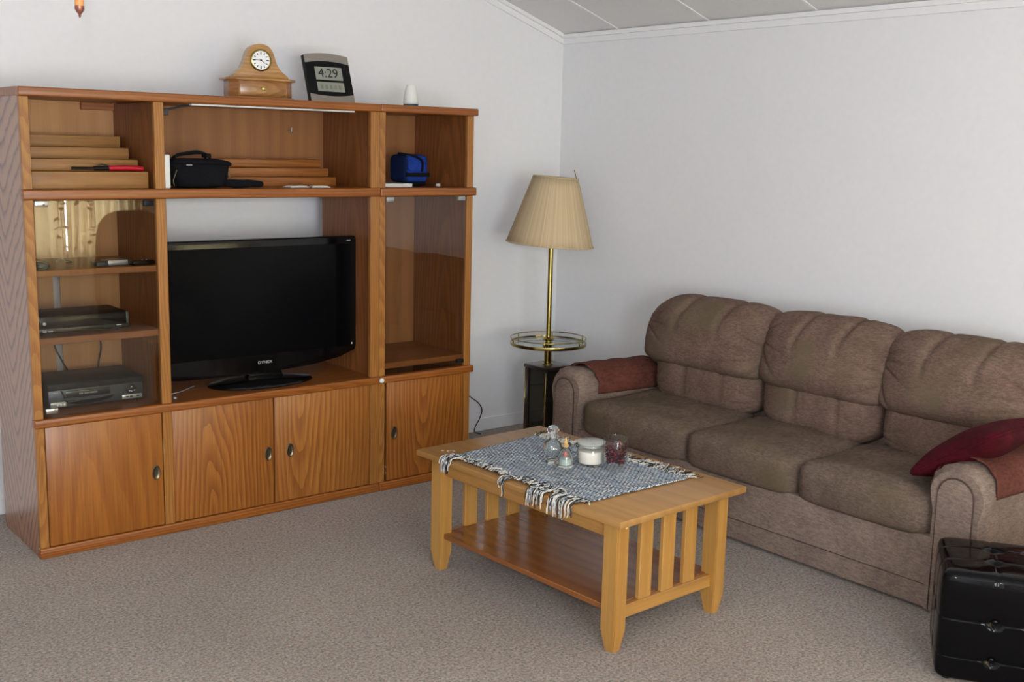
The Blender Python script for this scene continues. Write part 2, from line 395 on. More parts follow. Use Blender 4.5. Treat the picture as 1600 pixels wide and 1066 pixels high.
def shade_mat():
    k = NT('lampshade_cloth'); tc = k.n('ShaderNodeTexCoord'); sp = k.n('ShaderNodeSeparateXYZ'); k.l(tc.outputs['Object'], sp.inputs[0])
    at = k.n('ShaderNodeMath', operation='ARCTAN2'); k.l(sp.outputs[1], at.inputs[0]); k.l(sp.outputs[0], at.inputs[1])
    cb = k.n('ShaderNodeCombineXYZ'); k.l(at.outputs[0], cb.inputs[0])
    n1 = k.n('ShaderNodeTexNoise', Scale=14.0, Detail=4.0); k.l(cb.outputs[0], n1.inputs['Vector'])
    n2 = k.n('ShaderNodeTexNoise', Scale=110.0, Detail=1.0); k.l(cb.outputs[0], n2.inputs['Vector'])
    c = k.ramp(n1.outputs[0], [(.35, lin('c2ab88')), (.65, lin('d6c3a1'))])
    c = k.mix(.5, c, k.ramp(n2.outputs[0], [(.4, (.82, .82, .82)), (.6, (1.05, 1.05, 1.05))]), 'MULTIPLY')
    k.l(c, k.b.inputs['Base Color']); k.b.inputs['Roughness'].default_value = .8; k.b.inputs['Specular IOR Level'].default_value = .2
    k.l(k.bump(n2.outputs[0], .4, .003), k.b.inputs['Normal']); return k.m
M['shade'] = shade_mat()

def runner_mat():
    """rag weave: rows along local y, dashes of blue, navy and white"""
    k = NT('rag_weave'); tc = k.n('ShaderNodeTexCoord'); sp = k.n('ShaderNodeSeparateXYZ'); k.l(tc.outputs['Object'], sp.inputs[0])
    br = k.n('ShaderNodeTexBrick'); br.offset = .5
    wob = k.n('ShaderNodeTexNoise', Scale=22.0, Detail=2.0); k.l(tc.outputs['Object'], wob.inputs['Vector'])
    sb = k.n('ShaderNodeVectorMath', operation='SUBTRACT'); k.l(wob.outputs[1], sb.inputs[0]); sb.inputs[1].default_value = (.5, .5, .5)
    sc = k.n('ShaderNodeVectorMath', operation='SCALE'); k.l(sb.outputs[0], sc.inputs[0]); sc.inputs['Scale'].default_value = .006
    ad = k.n('ShaderNodeVectorMath', operation='ADD'); k.l(k.coord(rot=(0, 0, PI/2+.05)), ad.inputs[0]); k.l(sc.outputs[0], ad.inputs[1])
    k.l(ad.outputs[0], br.inputs['Vector'])
    br.inputs['Color1'].default_value = (1, 1, 1, 1); br.inputs['Color2'].default_value = (.15, .15, .15, 1); br.inputs['Mortar'].default_value = (.0, .0, .0, 1)
    br.inputs['Scale'].default_value = 1.0; br.inputs['Brick Width'].default_value = .017; br.inputs['Row Height'].default_value = .0115
    br.inputs['Mortar Size'].default_value = .0024; br.inputs['Mortar Smooth'].default_value = .25; br.inputs['Bias'].default_value = -.1
    nz = k.n('ShaderNodeTexNoise', Scale=70.0, Detail=2.0); k.l(tc.outputs['Object'], nz.inputs['Vector'])
    row = k.n('ShaderNodeTexNoise', Scale=1.0, Detail=1.0); k.l(k.coord(scale=(60, 9, 1)), row.inputs['Vector'])
    darkc = k.ramp(row.outputs[0], [(.38, lin('2a3140')), (.5, lin('4a5a72')), (.62, lin('6f8598'))])
    litc = k.ramp(nz.outputs[0], [(.36, lin('95a3ad')), (.5, lin('bcc4c8')), (.62, lin('dddeda'))])
    c = k.mix(br.outputs[1], litc, darkc)
    k.l(c, k.b.inputs['Base Color']); k.b.inputs['Roughness'].default_value = .95; k.b.inputs['Specular IOR Level'].default_value = .1
    k.l(k.bump(br.outputs[1], -.8, .004), k.b.inputs['Normal']); return k.m
M['runner'] = runner_mat()
M['yarn_white'] = plain('yarn_white', 'dcd9cf', .9, noise_amt=.1)
M['yarn_navy'] = plain('yarn_navy', '1d1b20', .9, noise_amt=.1)
M['yarn_blue'] = plain('yarn_blue', '8c97a0', .9, noise_amt=.1)

# ------------------------------------------------------------------ room
XL_, YF_ = -5.9, -7.3; HW = 2.302; SL = .328; XR_ = -2.9      # ridge
def ztop(x): return HW + SL*(-x) if x >= XR_ else HW + SL*(-XR_) - SL*(XR_-x)
def struct(name, bm, mat, **kw): return tag(obj(name, bm, mat, **kw), kind='structure')
bm = B(); box(bm, XL_, 0, YF_, 0, -.1, 0); struct('floor', bm, M['carpet'])
def gable(y0, y1, holes=()):
    bm = B()
    if not holes:
        prism(bm, [(XL_-.12, -.1), (.12, -.1), (.12, ztop(0)+.12), (XR_, ztop(XR_)+.12), (XL_-.12, ztop(XL_)+.12)], 'y', y0, y1)
    else:
        xs = XL_-.12
        for (hx0, hx1, hz0, hz1) in sorted(holes):
            box(bm, xs, hx0, y0, y1, -.1, 2.2); box(bm, hx0, hx1, y0, y1, -.1, hz0); box(bm, hx0, hx1, y0, y1, hz1, 2.2); xs = hx1
        box(bm, xs, .12, y0, y1, -.1, 2.2)
        prism(bm, [(XL_-.12, 2.2), (.12, 2.2), (.12, ztop(0)+.12), (XR_, ztop(XR_)+.12), (XL_-.12, ztop(XL_)+.12)], 'y', y0, y1)
    return bm
struct('wall_back', gable(0, .12), M['wall'])
WINS = ((-2.35, -.35, .5, 2.1), (-5.35, -3.55, .45, 2.15))  # second opening is unseen and added, it only lets the fill in
struct('wall_front', gable(YF_-.12, YF_, WINS), M['wall'])
bm = B(); box(bm, 0, .12, YF_, 0, -.1, HW+.05); struct('wall_right', bm, M['wall'])
bm = B(); box(bm, XL_-.12, XL_, YF_, 0, -.1, ztop(XL_)+.05)
struct('wall_left', bm, M['wall'])
bm = B()
prism(bm, [(.0, ztop(0)), (XR_, ztop(XR_)), (XL_, ztop(XL_)), (XL_, ztop(XL_)+.1), (XR_, ztop(XR_)+.1), (.0, ztop(0)+.1)], 'y', YF_, 0)
struct('ceiling', bm, M['ceil'])
# battens over the ceiling panel joints, running up the slope
th_s = math.atan(SL)
for i, y in enumerate((-.475, -1.13, -1.79, -2.45, -3.11, -3.77, -4.43, -5.09, -5.75, -6.41)):
    bm = B(); prism(bm, [(0, ztop(0)), (XR_, ztop(XR_)), (XR_, ztop(XR_)-.004), (0, ztop(0)-.004)], 'y', y-.007, y+.007)
    struct('trim_%d' % (i+4), bm, M['trim'])
def crown_back(bm):
    for (d, t) in ((.012, .052), (.03, .02)):
        prism(bm, [(0, ztop(0)), (XR_, ztop(XR_)), (XR_, ztop(XR_)-t), (0, ztop(0)-t)], 'y', -d, 0)
bm = B(); crown_back(bm); struct('trim_1', bm, M['trim'])
bm = B(); box(bm, -.012, 0, YF_, 0, HW-.05, HW); box(bm, -.03, 0, YF_, 0, HW-.018, HW+.004); struct('trim_2', bm, M['trim'])
bm = B(); prism(bm, [(-5.9, 0), (0, 0), (0, .075), (-5.9, .075)], 'y', -.012, 0, .003); struct('baseboard_back', bm, M['trim'])
bm = B(); box(bm, -.012, 0, YF_, -.012, 0, .075, .003); struct('baseboard_right', bm, M['trim'])
# rear window: frame, panes, curtains (seen mirrored in the cabinet glass); the left window is made up for fill
wpane = glass_pane('window_pane', (.97, .97, .97))
for k, (x0, x1, z0, z1) in enumerate(WINS):
    bm = B()
    for a in ((x0, x0+.05, z0, z1), (x1-.05, x1, z0, z1), (x0, x1, z0, z0+.05), (x0, x1, z1-.05, z1), ((x0+x1)/2-.025, (x0+x1)/2+.025, z0, z1)):
        box(bm, a[0], a[1], YF_-.09, YF_-.02, a[2], a[3])
    wf = struct('window_%d' % (k+1), bm, M['trim'])
    bm = B(); box(bm, x0+.04, x1-.04, YF_-.06, YF_-.055, z0+.04, z1-.04); obj('pane', bm, wpane, wf)
def curtain(xa, xb, label):
    bm = B(); n = 90; pts = []
    for i in range(n+1):
        x = xa+(xb-xa)*i/n; pts.append((x, YF_+.09+.03*math.sin(i*.75)+.012*math.sin(i*.31)))
    rows = [[bm.verts.new((x, y, z)) for x, y in pts] for z in (.35, 2.15)]
    for i in range(n): bm.faces.new((rows[0][i], rows[0][i+1], rows[1][i+1], rows[1][i]))
    o = obj('curtain', bm, M['curtain'], smooth=True)
    return tag(o, label, 'curtain', 'curtains at the rear window')
curtain(-2.45, -1.03, 'beige curtain drawn across the left part of the rear window')
curtain(-1.022, -.2, 'beige curtain gathered on the right side of the rear window')
t = thing('armchair', 'brown rounded armchair standing by the rear window', 'armchair', (-.54, -6.35, 0), -.35)
M['chair_cloth'] = fabric('armchair_fabric', '6d4a2e', '59391f')
obj('backrest', puff(14, (.36, .13, .47), 3.5, None, (0, -.28, .52)), M['chair_cloth'], t, smooth=True)
obj('seat', puff(14, (.30, .36, .13), 5, None, (0, .02, .33)), M['chair_cloth'], t, smooth=True)
for sx in (-1, 1): obj('armrest', puff(12, (.09, .36, .26), 5, None, (sx*.33, .02, .36)), M['chair_cloth'], t, smooth=True)
bm = B(); box(bm, -.34, .34, -.36, .34, 0, .2, .01, 2); obj('base', bm, M['chair_cloth'], t, smooth=40)

# ------------------------------------------------------------------ entertainment centre (main unit)
CX, CY, CH, CD = -3.2552, -.6634, 1.83, .49
cab = thing('entertainment_center', 'large honey oak entertainment center holding the television', 'entertainment center', (CX, CY, 0))
W = 1.5674
Z1a, Z1b, Z2a, Z2b = 1.412, 1.451, .530, .5645
def molding(name, x0, x1, z0, z1, parent, out=.012, left=.004, right=0.0):
    bm = B(); box(bm, x0-left, x1+right, -out, .03, z0, z1, .006, 3); return obj(name, bm, M['oak_rail'], parent, smooth=40)
def panel(name, b, mat, parent, bev=.0015, **kw):
    bm = B(); box(bm, *b, bev, 1); return obj(name, bm, mat, parent, **kw)
panel('side_panel', (0, .02, .02, CD, 0, CH-.03), M['oak_side'], cab)
for (a, b2) in ((0, .0345), (.5095, .551), (1.5205, W)):
    for (za, zb) in ((.042, Z2a), (Z2b, Z1a), (Z1b, 1.795)):
        panel('stile', (a, b2, 0, .022, za, zb), M['oak_stile'], cab)
panel('divider', (.52, .54, .022, CD-.012, .042, CH-.035), M['oak_inner'], cab)
panel('side_panel', (W-.022, W-.001, .022, CD, 0, CH-.03), M['oak_inner'], cab)
panel('top_panel', (-.004, W, .02, CD, 1.797, CH), M['oak_shelf'], cab)
molding('top_molding', 0, W, 1.795, CH, cab)
molding('shelf_molding', 0, W, Z1a, Z1b, cab)
molding('shelf_molding', 0, W, Z2a, Z2b, cab)
molding('base_molding', 0, W, 0, .042, cab, out=.008)
panel('deck', (.02, W-.022, .028, CD-.012, 1.417, Z1b-.001), M['oak_shelf'], cab)
panel('deck', (.02, W-.022, .028, CD-.012, Z2a+.005, Z2b-.001), M['oak_shelf'], cab)
panel('deck', (.02, W-.022, .028, CD-.012, .02, .04), M['oak_shelf'], cab)
# back panels: the left bay has a slot through which the wall shows, the television bay is open
def back(x0, x1, z0, z1, mat='back_ply'): panel('back_panel', (x0, x1, CD-.012, CD-.004, z0, z1), M[mat], cab, 0)
back(.02, .52, 1.13, 1.8); back(.02, .238, .04, 1.13); back(.268, .52, .04, 1.13)
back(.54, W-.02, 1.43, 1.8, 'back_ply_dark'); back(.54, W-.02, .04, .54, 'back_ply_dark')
panel('cleat', (.38, .52, CD-.03, CD-.012, 1.765, 1.795), M['oak_rail'], cab)
panel('inner_shelf', (.022, .519, .022, CD-.02, 1.116, 1.141), M['oak_shelf'], cab)
panel('inner_shelf', (.022, .519, .022, CD-.02, .850, .877), M['oak_shelf'], cab)
def door(x0, x1, z0, z1, mat, hx, parent, hz=.278, y=-.001, rz=0):
    bm = B(); box(bm, x0, x1, y, y+.018, z0, z1, .002, 2); d = obj('door', bm, mat, parent, smooth=40)
    bm = B()
    # oval cup pull: rim and sunken cup
    def oval(rx, rz_, yy, n=28): return [(hx+rx*math.cos(2*PI*i/n), yy, hz+rz_*math.sin(2*PI*i/n)) for i in range(n)]
    rings = [oval(.017, .032, y), oval(.017, .032, y-.004), oval(.0145, .029, y-.005), oval(.0125, .026, y-.002), oval(.006, .014, y-.0009)]
    rv = [[bm.verts.new(p) for p in r] for r in rings]
    for a, b2 in zip(rv[:-1], rv[1:]):
        for i in range(28): bm.faces.new((a[i], a[(i+1) % 28], b2[(i+1) % 28], b2[i]))
    bm.faces.new(rv[-1]); obj('handle', bm, M['bronze'], d, smooth=True, label='oval bronze finger pull')
    return d
door(.037, .5045, .045, .5285, M['oak_door_plain'], .475, cab)
door(.551, 1.0145, .045, .5285, M['oak_door_left'], .988, cab)
door(1.0215, 1.5165, .045, .5285, M['oak_door_mid'], 1.096, cab)
def glass_door(x0, x1, z0, z1, parent, clips, y=.004):
    bm = B(); box(bm, x0, x1, y, y+.005, z0, z1, .001, 1); g = obj('glass_door', bm, M['pane'], parent, label='clear glass door')
    for (cx, cz, w_, h_, mt) in clips:
        bm = B(); box(bm, cx-w_/2, cx+w_/2, y-.007, y+.009, cz-h_/2, cz+h_/2, .002, 2)
        obj('glass_clip', bm, M[mt], g, smooth=40)
glass_door(.038, .506, .570, 1.409, cab, ((.064, 1.397, .046, .022, 'chrome'), (.478, 1.395, .04, .024, 'black_matte'), (.068, .592, .046, .02, 'chrome')))

# ------------------------------------------------------------------ tower unit
TX = -1.6878; TW = .5404
tow = thing('side_cabinet', 'narrow oak tower cabinet with a glass door, at the right end of the large unit', 'cabinet', (TX, CY, 0))
TW -= .001
for (za, zb) in ((.042, Z2a), (Z2b, Z1a), (Z1b, 1.795)):
    panel('stile', (.001, .033, 0, .022, za, zb), M['oak_stile'], tow)
    panel('stile', (.502, TW, 0, .022, za, zb), M['oak_stile'], tow)
panel('side_panel', (.001, .02, .022, CD, 0, CH-.03), M['oak_inner'], tow)
panel('side_panel', (TW-.022, TW, .022, CD, 0, CH-.03), M['oak_inner'], tow)
panel('top_panel', (.001, TW+.016, .02, CD, 1.797, CH), M['oak_shelf'], tow)
molding('top_molding', .001, TW, 1.795, CH, tow, .014, 0, .018)
molding('shelf_molding', .001, TW, Z1a, Z1b, tow, .014, 0, .014)
molding('shelf_molding', .001, TW, Z2a, Z2b, tow, .014, 0, .014)
molding('base_molding', .001, TW, 0, .042, tow, .01, 0, 0)
panel('deck', (.02, TW-.02, .028, CD-.012, 1.417, Z1b-.001), M['oak_shelf'], tow)
panel('deck', (.02, TW-.02, .028, CD-.012, .02, .04), M['oak_shelf'], tow)
panel('inner_shelf', (.021, TW-.023, .02, CD-.02, .592, .620), M['oak_shelf'], tow)
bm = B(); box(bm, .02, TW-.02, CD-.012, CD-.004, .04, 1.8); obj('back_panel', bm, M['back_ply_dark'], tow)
panel('cleat', (.035, .17, CD-.03, CD-.012, 1.74, 1.795), M['oak_rail'], tow)
door(.045, .4965, .045, .5285, M['oak_door_right'], .085, tow)
for z in (.085, .115):
    bm = B(); box(bm, .034, .046, .0, .01, z-.006, z+.006, .002, 2); obj('hinge', bm, M['chrome'], tow, smooth=40, label='small silver hinge beside the door gap')
glass_door(.036, .499, .585, 1.411, tow, ((.058, 1.398, .042, .022, 'silver'), (.472, 1.399, .04, .020, 'silver'), (.478, .592, .04, .018, 'black_matte')))
bm = B()
lathe(bm, [(0, 0), (.010, .001), (.013, .006), (.011, .012), (.006, .015), (0, .016)], 16)
bmesh.ops.rotate(bm, verts=bm.verts[:], cent=(0, 0, 0), matrix=Matrix.Rotation(PI/2, 3, 'X'))
o = obj('door_bumper', bm, M['white_plastic'], None, smooth=True); o.location = (TX+.003, CY-.0145, .548)
tag(o, 'tiny white plastic bumper stuck on the seam between the two oak cabinets', 'bumper')

# under-top light strip with its cord
t = thing('light_strip', 'slim white light strip under the top board above the black bag', 'light', (-2.607, -.625, 1.794))
bm = B(); box(bm, .03, .80, -.02, .03, -.006, .001, .002, 2); obj('housing', bm, M['white_plastic'], t, smooth=40)
bm = B(); tube(bm, smoothpath([(.035, .01, -.006), (-.01, .0, -.012), (-.04, -.005, -.02), (-.075, -.0, -.028)]), .0045, 8); box(bm, -.095, -.065, -.012, .012, -.05, -.022, .004, 2)
obj('cord', bm, M['cord'], t, smooth=40)
bm = B(); tube(bm, smoothpath([(0, 0, 0), (0, -.02, -.003), (0, -.026, .004), (0, -.026, .018)]), .003, 6); lathe(bm, [(0, 0), (.008, 0), (.008, .003), (0, .004)], 12, (0, 0, -.002))
o = obj('cup_hook', bm, M['silver'], smooth=True); o.location = (-1.895, CY+CD-.014, 1.70)
tag(o, 'small pale hook on the back panel above the wooden steps', 'hook')

# ------------------------------------------------------------------ stepped risers
def riser(name, x0, x1, ys, tops, yb, mat, label, under=None):
    t = thing(name, label, 'display riser', (x0, ys[0], Z1b))
    for k, (y, z) in enumerate(zip(ys, tops)):
        zb = Z1b if k == 0 else tops[k-1]
        bm = B(); box(bm, 0, x1-x0, y-ys[0], yb-ys[0], zb-Z1b+(.0006 if k else 0), z-Z1b, .0025, 2); obj('step', bm, mat, t, smooth=40)
    return t
riser('stepped_riser', -3.215, -2.754, (-.612, -.505, -.405, -.31), (1.517, 1.563, 1.609, 1.656), -.19, M['riser_pine'], 'plain pale wooden riser with four steps in the upper left compartment')
riser('stepped_riser', -2.63, -1.795, (-.455, -.385, -.31), (1.492, 1.531, 1.569), -.20, M['riser_oak'], 'reddish wooden riser with three steps behind the black bag')

# lighter on the first step
t = thing('utility_lighter', 'long red-handled utility lighter with a black barrel lying on pale steps', 'lighter', (-3.04, -.555, 1.5175), -.03)
bm = B(); pts = smoothpath([(.145, 0, .012), (.17, 0, .013), (.22, 0, .014), (.27, 0, .012), (.283, 0, .012)])
tube(bm, pts, .0105, 12); obj('handle', bm, M['red_plastic'], t, smooth=60)
bm = B(); tube(bm, [(0, 0, .0115), (.09, 0, .0115)], .0055, 10); tube(bm, [(.088, 0, .0115), (.15, 0, .0125)], .009, 10); obj('barrel', bm, M['black_matte'], t, smooth=60)
bm = B(); tube(bm, smoothpath([(.10, 0, .020), (.115, 0, .027), (.135, 0, .024), (.15, 0, .02)]), .003, 6); obj('trigger_guard', bm, M['chrome'], t, smooth=60)

# items in the upper middle compartment
bm = B(); box(bm, -2.694, -2.668, -.63, -.50, Z1b, 1.588, .006, 3)
o = obj('white_case', bm, M['white_plastic'], smooth=40); tag(o, 'thin white plastic case standing on edge against the divider', 'case')
t = thing('camera_bag', 'black soft bag with loose handles and a long side strap on the oak shelf', 'bag', (-2.52, -.545, Z1b))
def bagfn(u, v, w_, p):
    p.x += -.012*w_*(1 if u < 0 else -1)*abs(u); n_ = noise.noise(p*18)*.006
    p.x += n_; p.z += noise.noise(p*14+Vector((3, 1, 2)))*.006*(w_+1)/2; return p
obj('bag_body', puff(14, (.12, .068, .055), 6, bagfn, (0, 0, .056)), M['black_cloth'], t, smooth=True)
bm = puff(10, (.135, .072, .014), 4, lambda u, v, w_, p: Vector((p.x, p.y, p.z-.018*max(0, u-.5))), (.008, 0, .108)); obj('flap', bm, M['black_cloth'], t, smooth=True)
bm = B()
tube(bm, smoothpath([(-.10, -.02, .11), (-.095, -.02, .135), (-.05, -.03, .146), (.0, -.02, .15), (.05, -.01, .135), (.06, 0, .11)]), .005, 8)
tube(bm, smoothpath([(-.10, .03, .11), (-.08, .03, .13), (-.02, .02, .14), (.04, .03, .142), (.055, .03, .118)]), .005, 8)
box(bm, .035, .06, -.02, .03, .125, .143, .005, 2)
obj('handle', bm, M['black_cloth'], t, smooth=60)
bm = B(); tube(bm, smoothpath([(-.122, -.06, .008), (-.128, -.062, .03), (-.118, -.062, .06), (-.112, -.06, .075)]), .0022, 6); obj('piping', bm, M['bronze'], t, smooth=True, label='pale tan piping')
bm = B(); tube(bm, smoothpath([(.12, -.05, .085), (.122, -.055, .06), (.128, -.055, .04), (.15, -.055, .036), (.2, -.05, .035)]), .0022, 6); obj('piping', bm, M['bronze'], t, smooth=True, label='pale tan piping')
bm = puff(12, (.095, .024, .017), 3.2, lambda u, v, w_, p: p+Vector((0, 0, noise.noise(p*20)*.004)), (.195, -.03, .0175)); obj('side_strap', bm, M['black_cloth'], t, smooth=True)
bm = B(); box(bm, -.075, -.05, -.0735, -.070, .093, .098, .001, 1); obj('zip_pull', bm, M['silver'], t)
for (x, y, rz, lb, wd) in ((-2.06, -.56, .12, 'white card lying left on the oak shelf edge before the steps', .10), (-1.95, -.575, -.25, 'folded white slip lying right of the other card on the oak shelf', .085)):
    bm = B(); box(bm, -wd/2, wd/2, -.03, .03, 0, .004, .0008, 1); box(bm, -wd/2+.004, wd/2-.01, -.027, .02, .004, .007, .0008, 1)
    o = obj('paper_card', bm, M['paper']); o.location = (x, y, Z1b); o.rotation_euler = (0, 0, rz); tag(o, lb, 'paper')

# lunch bag, booklet, plug in the tower
bm = B(); box(bm, 0, .165, 0, .2, .002, .015, .002, 1, 0); box(bm, .002, .164, .001, .199, 0, .0025, 0, 1, 0)
box(bm, .1, .112, -.0006, .15, .0145, .0158, 0, 1, 1)
o = obj('booklet', bm, [M['paper'], M['black_matte']]); o.location = (-1.59, -.545, Z1b); tag(o, 'pale booklet lying partly under the blue lunch bag', 'booklet')
t = thing('lunch_bag', 'small blue insulated lunch bag with black zip band in the tower cabinet', 'bag', (-1.435, -.50, Z1b), -.06)
bm = puff(14, (.066, .085, .066), 7, lambda u, v, w_, p: p+Vector((.0, 0, .006*max(0, w_)*(1-u*u))), (.066, .085, .083)); 
for f in bm.faces:
    c_ = f.calc_center_median(); f.material_index = 1 if c_.x < .012 else 0  # left face gets the darker blue, painted as turned from the flash
obj('bag_body', bm, [M['blue_cloth'], M['blue_cloth_shaded']], t, smooth=True)
bm = B(); box(bm, .004, .132, -.005, .01, .046, .066, .003, 2); box(bm, .126, .137, 0, .16, .046, .066, .003, 2); obj('zip_band', bm, M['black_cloth'], t, smooth=40)
bm = puff(8, (.05, .006, .028), 4, None, (.06, -.002, .10)); obj('pocket', bm, M['blue_cloth'], t, smooth=True)
bm = B(); tube(bm, smoothpath([(-.01, .06, .158), (.02, .03, .152), (.05, -.006, .145), (.085, -.012, .12), (.085, -.01, .07)]), .006, 8); obj('strap', bm, M['black_cloth'], t, smooth=True)
bm = puff(8, (.064, .08, .012), 4, None, (.068, .085, .012)); obj('base', bm, M['black_cloth'], t, smooth=True)
t = thing('plug_adapter', 'tiny white plug adapter lying beside the blue lunch bag', 'plug', (-1.262, -.53, Z1b), .4)
bm = B(); box(bm, 0, .022, 0, .016, 0, .014, .003, 2); obj('body', bm, M['white_plastic'], t, smooth=40)
bm = B(); box(bm, .02, .036, .003, .005, .004, .012); box(bm, .02, .036, .011, .013, .004, .012); obj('prong', bm, M['chrome'], t)

# items behind the left glass door
t = thing('media_puck', 'small dark blue dome on the top glass-door shelf, far left', 'speaker', (-3.188, -.60, 1.1412))
bm = B(); lathe(bm, [(0, 0), (.026, 0), (.034, .006), (.037, .016), (.03, .028), (.015, .033), (0, .034)], 24); obj('shell', bm, plain('dark_blue_plastic', '1c2430', .25), t, smooth=True)
t = thing('receiver_box', 'small silver receiver box on the shelf behind the glass door', 'gadget', (-2.925, -.60, 1.1412), .1)
bm = B(); box(bm, 0, .085, 0, .07, .003, .024, .004, 2); obj('case', bm, M['silver'], t, smooth=40)
bm = B(); box(bm, -.045, .02, .005, .06, .0, .018, .004, 2); obj('dock', bm, M['vcr_grey'], t, smooth=40)
t = thing('remote_control', 'black remote control lying beside the silver receiver box', 'remote control', (-2.835, -.632, 1.1412), .15)
bm = B(); box(bm, 0, .10, 0, .045, 0, .02, .008, 3); obj('case', bm, M['black_gloss'], t, smooth=60)
bm = B(); lathe(bm, [(0, 0), (.003, 0), (.003, .002), (0, .003)], 10, (.07, .02, .0195)); lathe(bm, [(0, 0), (.002, 0), (.002, .002), (0, .003)], 10, (.05, .02, .0195)); obj('button', bm, M['letter'], t)
bm = B(); tube(bm, smoothpath([(-3.07, -.40, 1.143), (-3.06, -.38, 1.152), (-3.04, -.39, 1.157), (-3.02, -.37, 1.15), (-3.00, -.39, 1.143), (-3.03, -.41, 1.143)]), .0022, 6)
tag(obj('loose_wire', bm, M['cord'], smooth=True), 'small loose curl of wire on the upper shelf', 'wire')
t = thing('cable_box', 'slim black cable box on the second shelf behind the glass door', 'cable box', (-3.212, -.60, .8772))
bm = B(); box(bm, 0, .36, .006, .22, .012, .078, .003, 2); obj('case', bm, M['black_matte'], t, smooth=40)
bm = B(); box(bm, 0, .352, 0, .008, .03, .076, .002, 2); obj('front_panel', bm, M['black_gloss'], t, smooth=40)
bm = B(); box(bm, 0, .36, -.002, .01, .012, .03, .002, 2); obj('lower_panel', bm, M['vcr_panel'], t, smooth=40)
bm = B(); box(bm, .352, .362, -.001, .02, .012, .076, .002, 2); obj('end_trim', bm, M['vcr_grey'], t, smooth=40)
bm = B(); lathe(bm, [(0, 0), (.007, 0), (.007, .002), (.005, .003), (0, .003)], 16); bmesh.ops.rotate(bm, verts=bm.verts[:], matrix=Matrix.Rotation(PI/2, 3, 'X')); bmesh.ops.translate(bm, verts=bm.verts[:], vec=(.03, 0, .05)); obj('power_button', bm, M['silver'], t, smooth=40)
bm = B(); box(bm, .20, .30, -.0006, 0, .059, .0602); obj('display_line', bm, M['vcr_grey'], t)
for (x0, x1, z0, z1) in ((.022, .036, .018, .022), (.042, .06, .018, .021), (.31, .33, .024, .027)):
    bm = B(); box(bm, x0, x1, -.003, 0, z0, z1); obj('marking', bm, M['letter'], t)
for x in (.02, .33):
    for y in (.03, .19):
        bm = B(); lathe(bm, [(0, 0), (.01, 0), (.01, .013), (0, .013)], 12, (x, y, 0)); obj('foot', bm, M['black_matte'], t)
# VCR
t = thing('video_recorder', 'grey and black video cassette recorder at the bottom behind the glass door', 'video recorder', (-3.168, -.55, .5648), -.02)
bm = B(); box(bm, 0, .385, .008, .27, .012, .108, .003, 2); obj('case', bm, M['black_matte'], t, smooth=40)
bm = B(); box(bm, .002, .383, 0, .012, .014, .082, .002, 2); obj('front_panel', bm, M['vcr_grey'], t, smooth=40)
bm = B(); box(bm, .0, .385, -.004, .01, .082, .106, .002, 2); obj('top_band', bm, M['black_matte'], t, smooth=40)
bm = B(); box(bm, .07, .245, -.004, .003, .047, .075, .002, 2); obj('tape_slot', bm, M['vcr_panel'], t, smooth=40)
bm = B(); pts = [(.075, .044)]
prism(bm, [(.055, .040), (.12, .034), (.2, .034), (.262, .042), (.245, .028), (.18, .018), (.12, .018), (.08, .026)], 'y', -.007, .002, .001); obj('control_flap', bm, M['black_gloss'], t, smooth=40)
bm = B(); box(bm, .075, .12, -.0085, -.006, .031, .034, .001, 1); obj('flap_trim', bm, M['chrome'], t)
bm = B(); lathe(bm, [(0, 0), (.021, 0), (.021, .004), (.017, .006), (0, .006)], 24); bmesh.ops.rotate(bm, verts=bm.verts[:], matrix=Matrix.Rotation(PI/2, 3, 'X')); bmesh.ops.translate(bm, verts=bm.verts[:], vec=(.333, 0, .058)); dl = obj('jog_dial', bm, M['black_matte'], t, smooth=40)
for (x, z) in ((.333, .066), (.325, .05), (.333, .048), (.345, .051)):
    bm = B(); box(bm, x-.003, x+.003, -.008, -.005, z-.002, z+.002); obj('button', bm, M['letter'], dl)
bm = B(); box(bm, .008, .07, -.004, .002, .014, .034, .002, 2)
ob = obj('jack_panel', bm, M['silver'], t, smooth=40)
for x in (.035, .048, .061):
    bm = B(); lathe(bm, [(0, 0), (.004, 0), (.004, .003), (0, .003)], 12, (x, .024, 0))
    for v in bm.verts: v.co = Vector((v.co.x, -.004-v.co.z, v.co.y))
    obj('jack', bm, M['white_plastic'], ob)
bm = B(); box(bm, .295, .378, -.003, .002, .016, .034, .002, 2); ob = obj('button_panel', bm, M['silver'], t, smooth=40)
for x in (.315, .332, .36):
    bm = B(); box(bm, x-.006, x+.006, -.005, -.002, .023, .028, .001, 1); obj('button', bm, M['black_matte'], ob)
bm = B(); prism(bm, [(.048, .080), (.056, .080), (.07, .045), (.062, .045)], 'y', -.002, .001); obj('groove', bm, M['black_matte'], t)
R_Y = Matrix.Rotation(PI/2, 4, 'X')
text_mesh('lettering', 'VHS  Hi-Fi STEREO', .009, M['letter'], t, Matrix.Translation((.157, -.0045, .061)) @ R_Y)
text_mesh('lettering', 'VIDEO', .008, M['letter'], t, Matrix.Translation((.03, -.0006, .072)) @ R_Y)
for x in (.02, .36):
    for y in (.03, .24):
        bm = B(); lathe(bm, [(0, 0), (.01, 0), (.01, .013), (0, .013)], 12, (x, y, 0)); obj('foot', bm, M['black_matte'], t)
def cable(pts, lab, r=.0035):
    bm = B(); tube(bm, smoothpath(pts), r, 8); tag(obj('cable', bm, M['cord'], smooth=True), lab, 'cable', 'cables behind the video recorder')
cable([(-3.215, -.30, .80), (-3.17, -.26, .76), (-3.13, -.24, .70), (-3.12, -.25, .63), (-3.12, -.27, .60)], 'black cable dropping at the far left behind the video recorder')
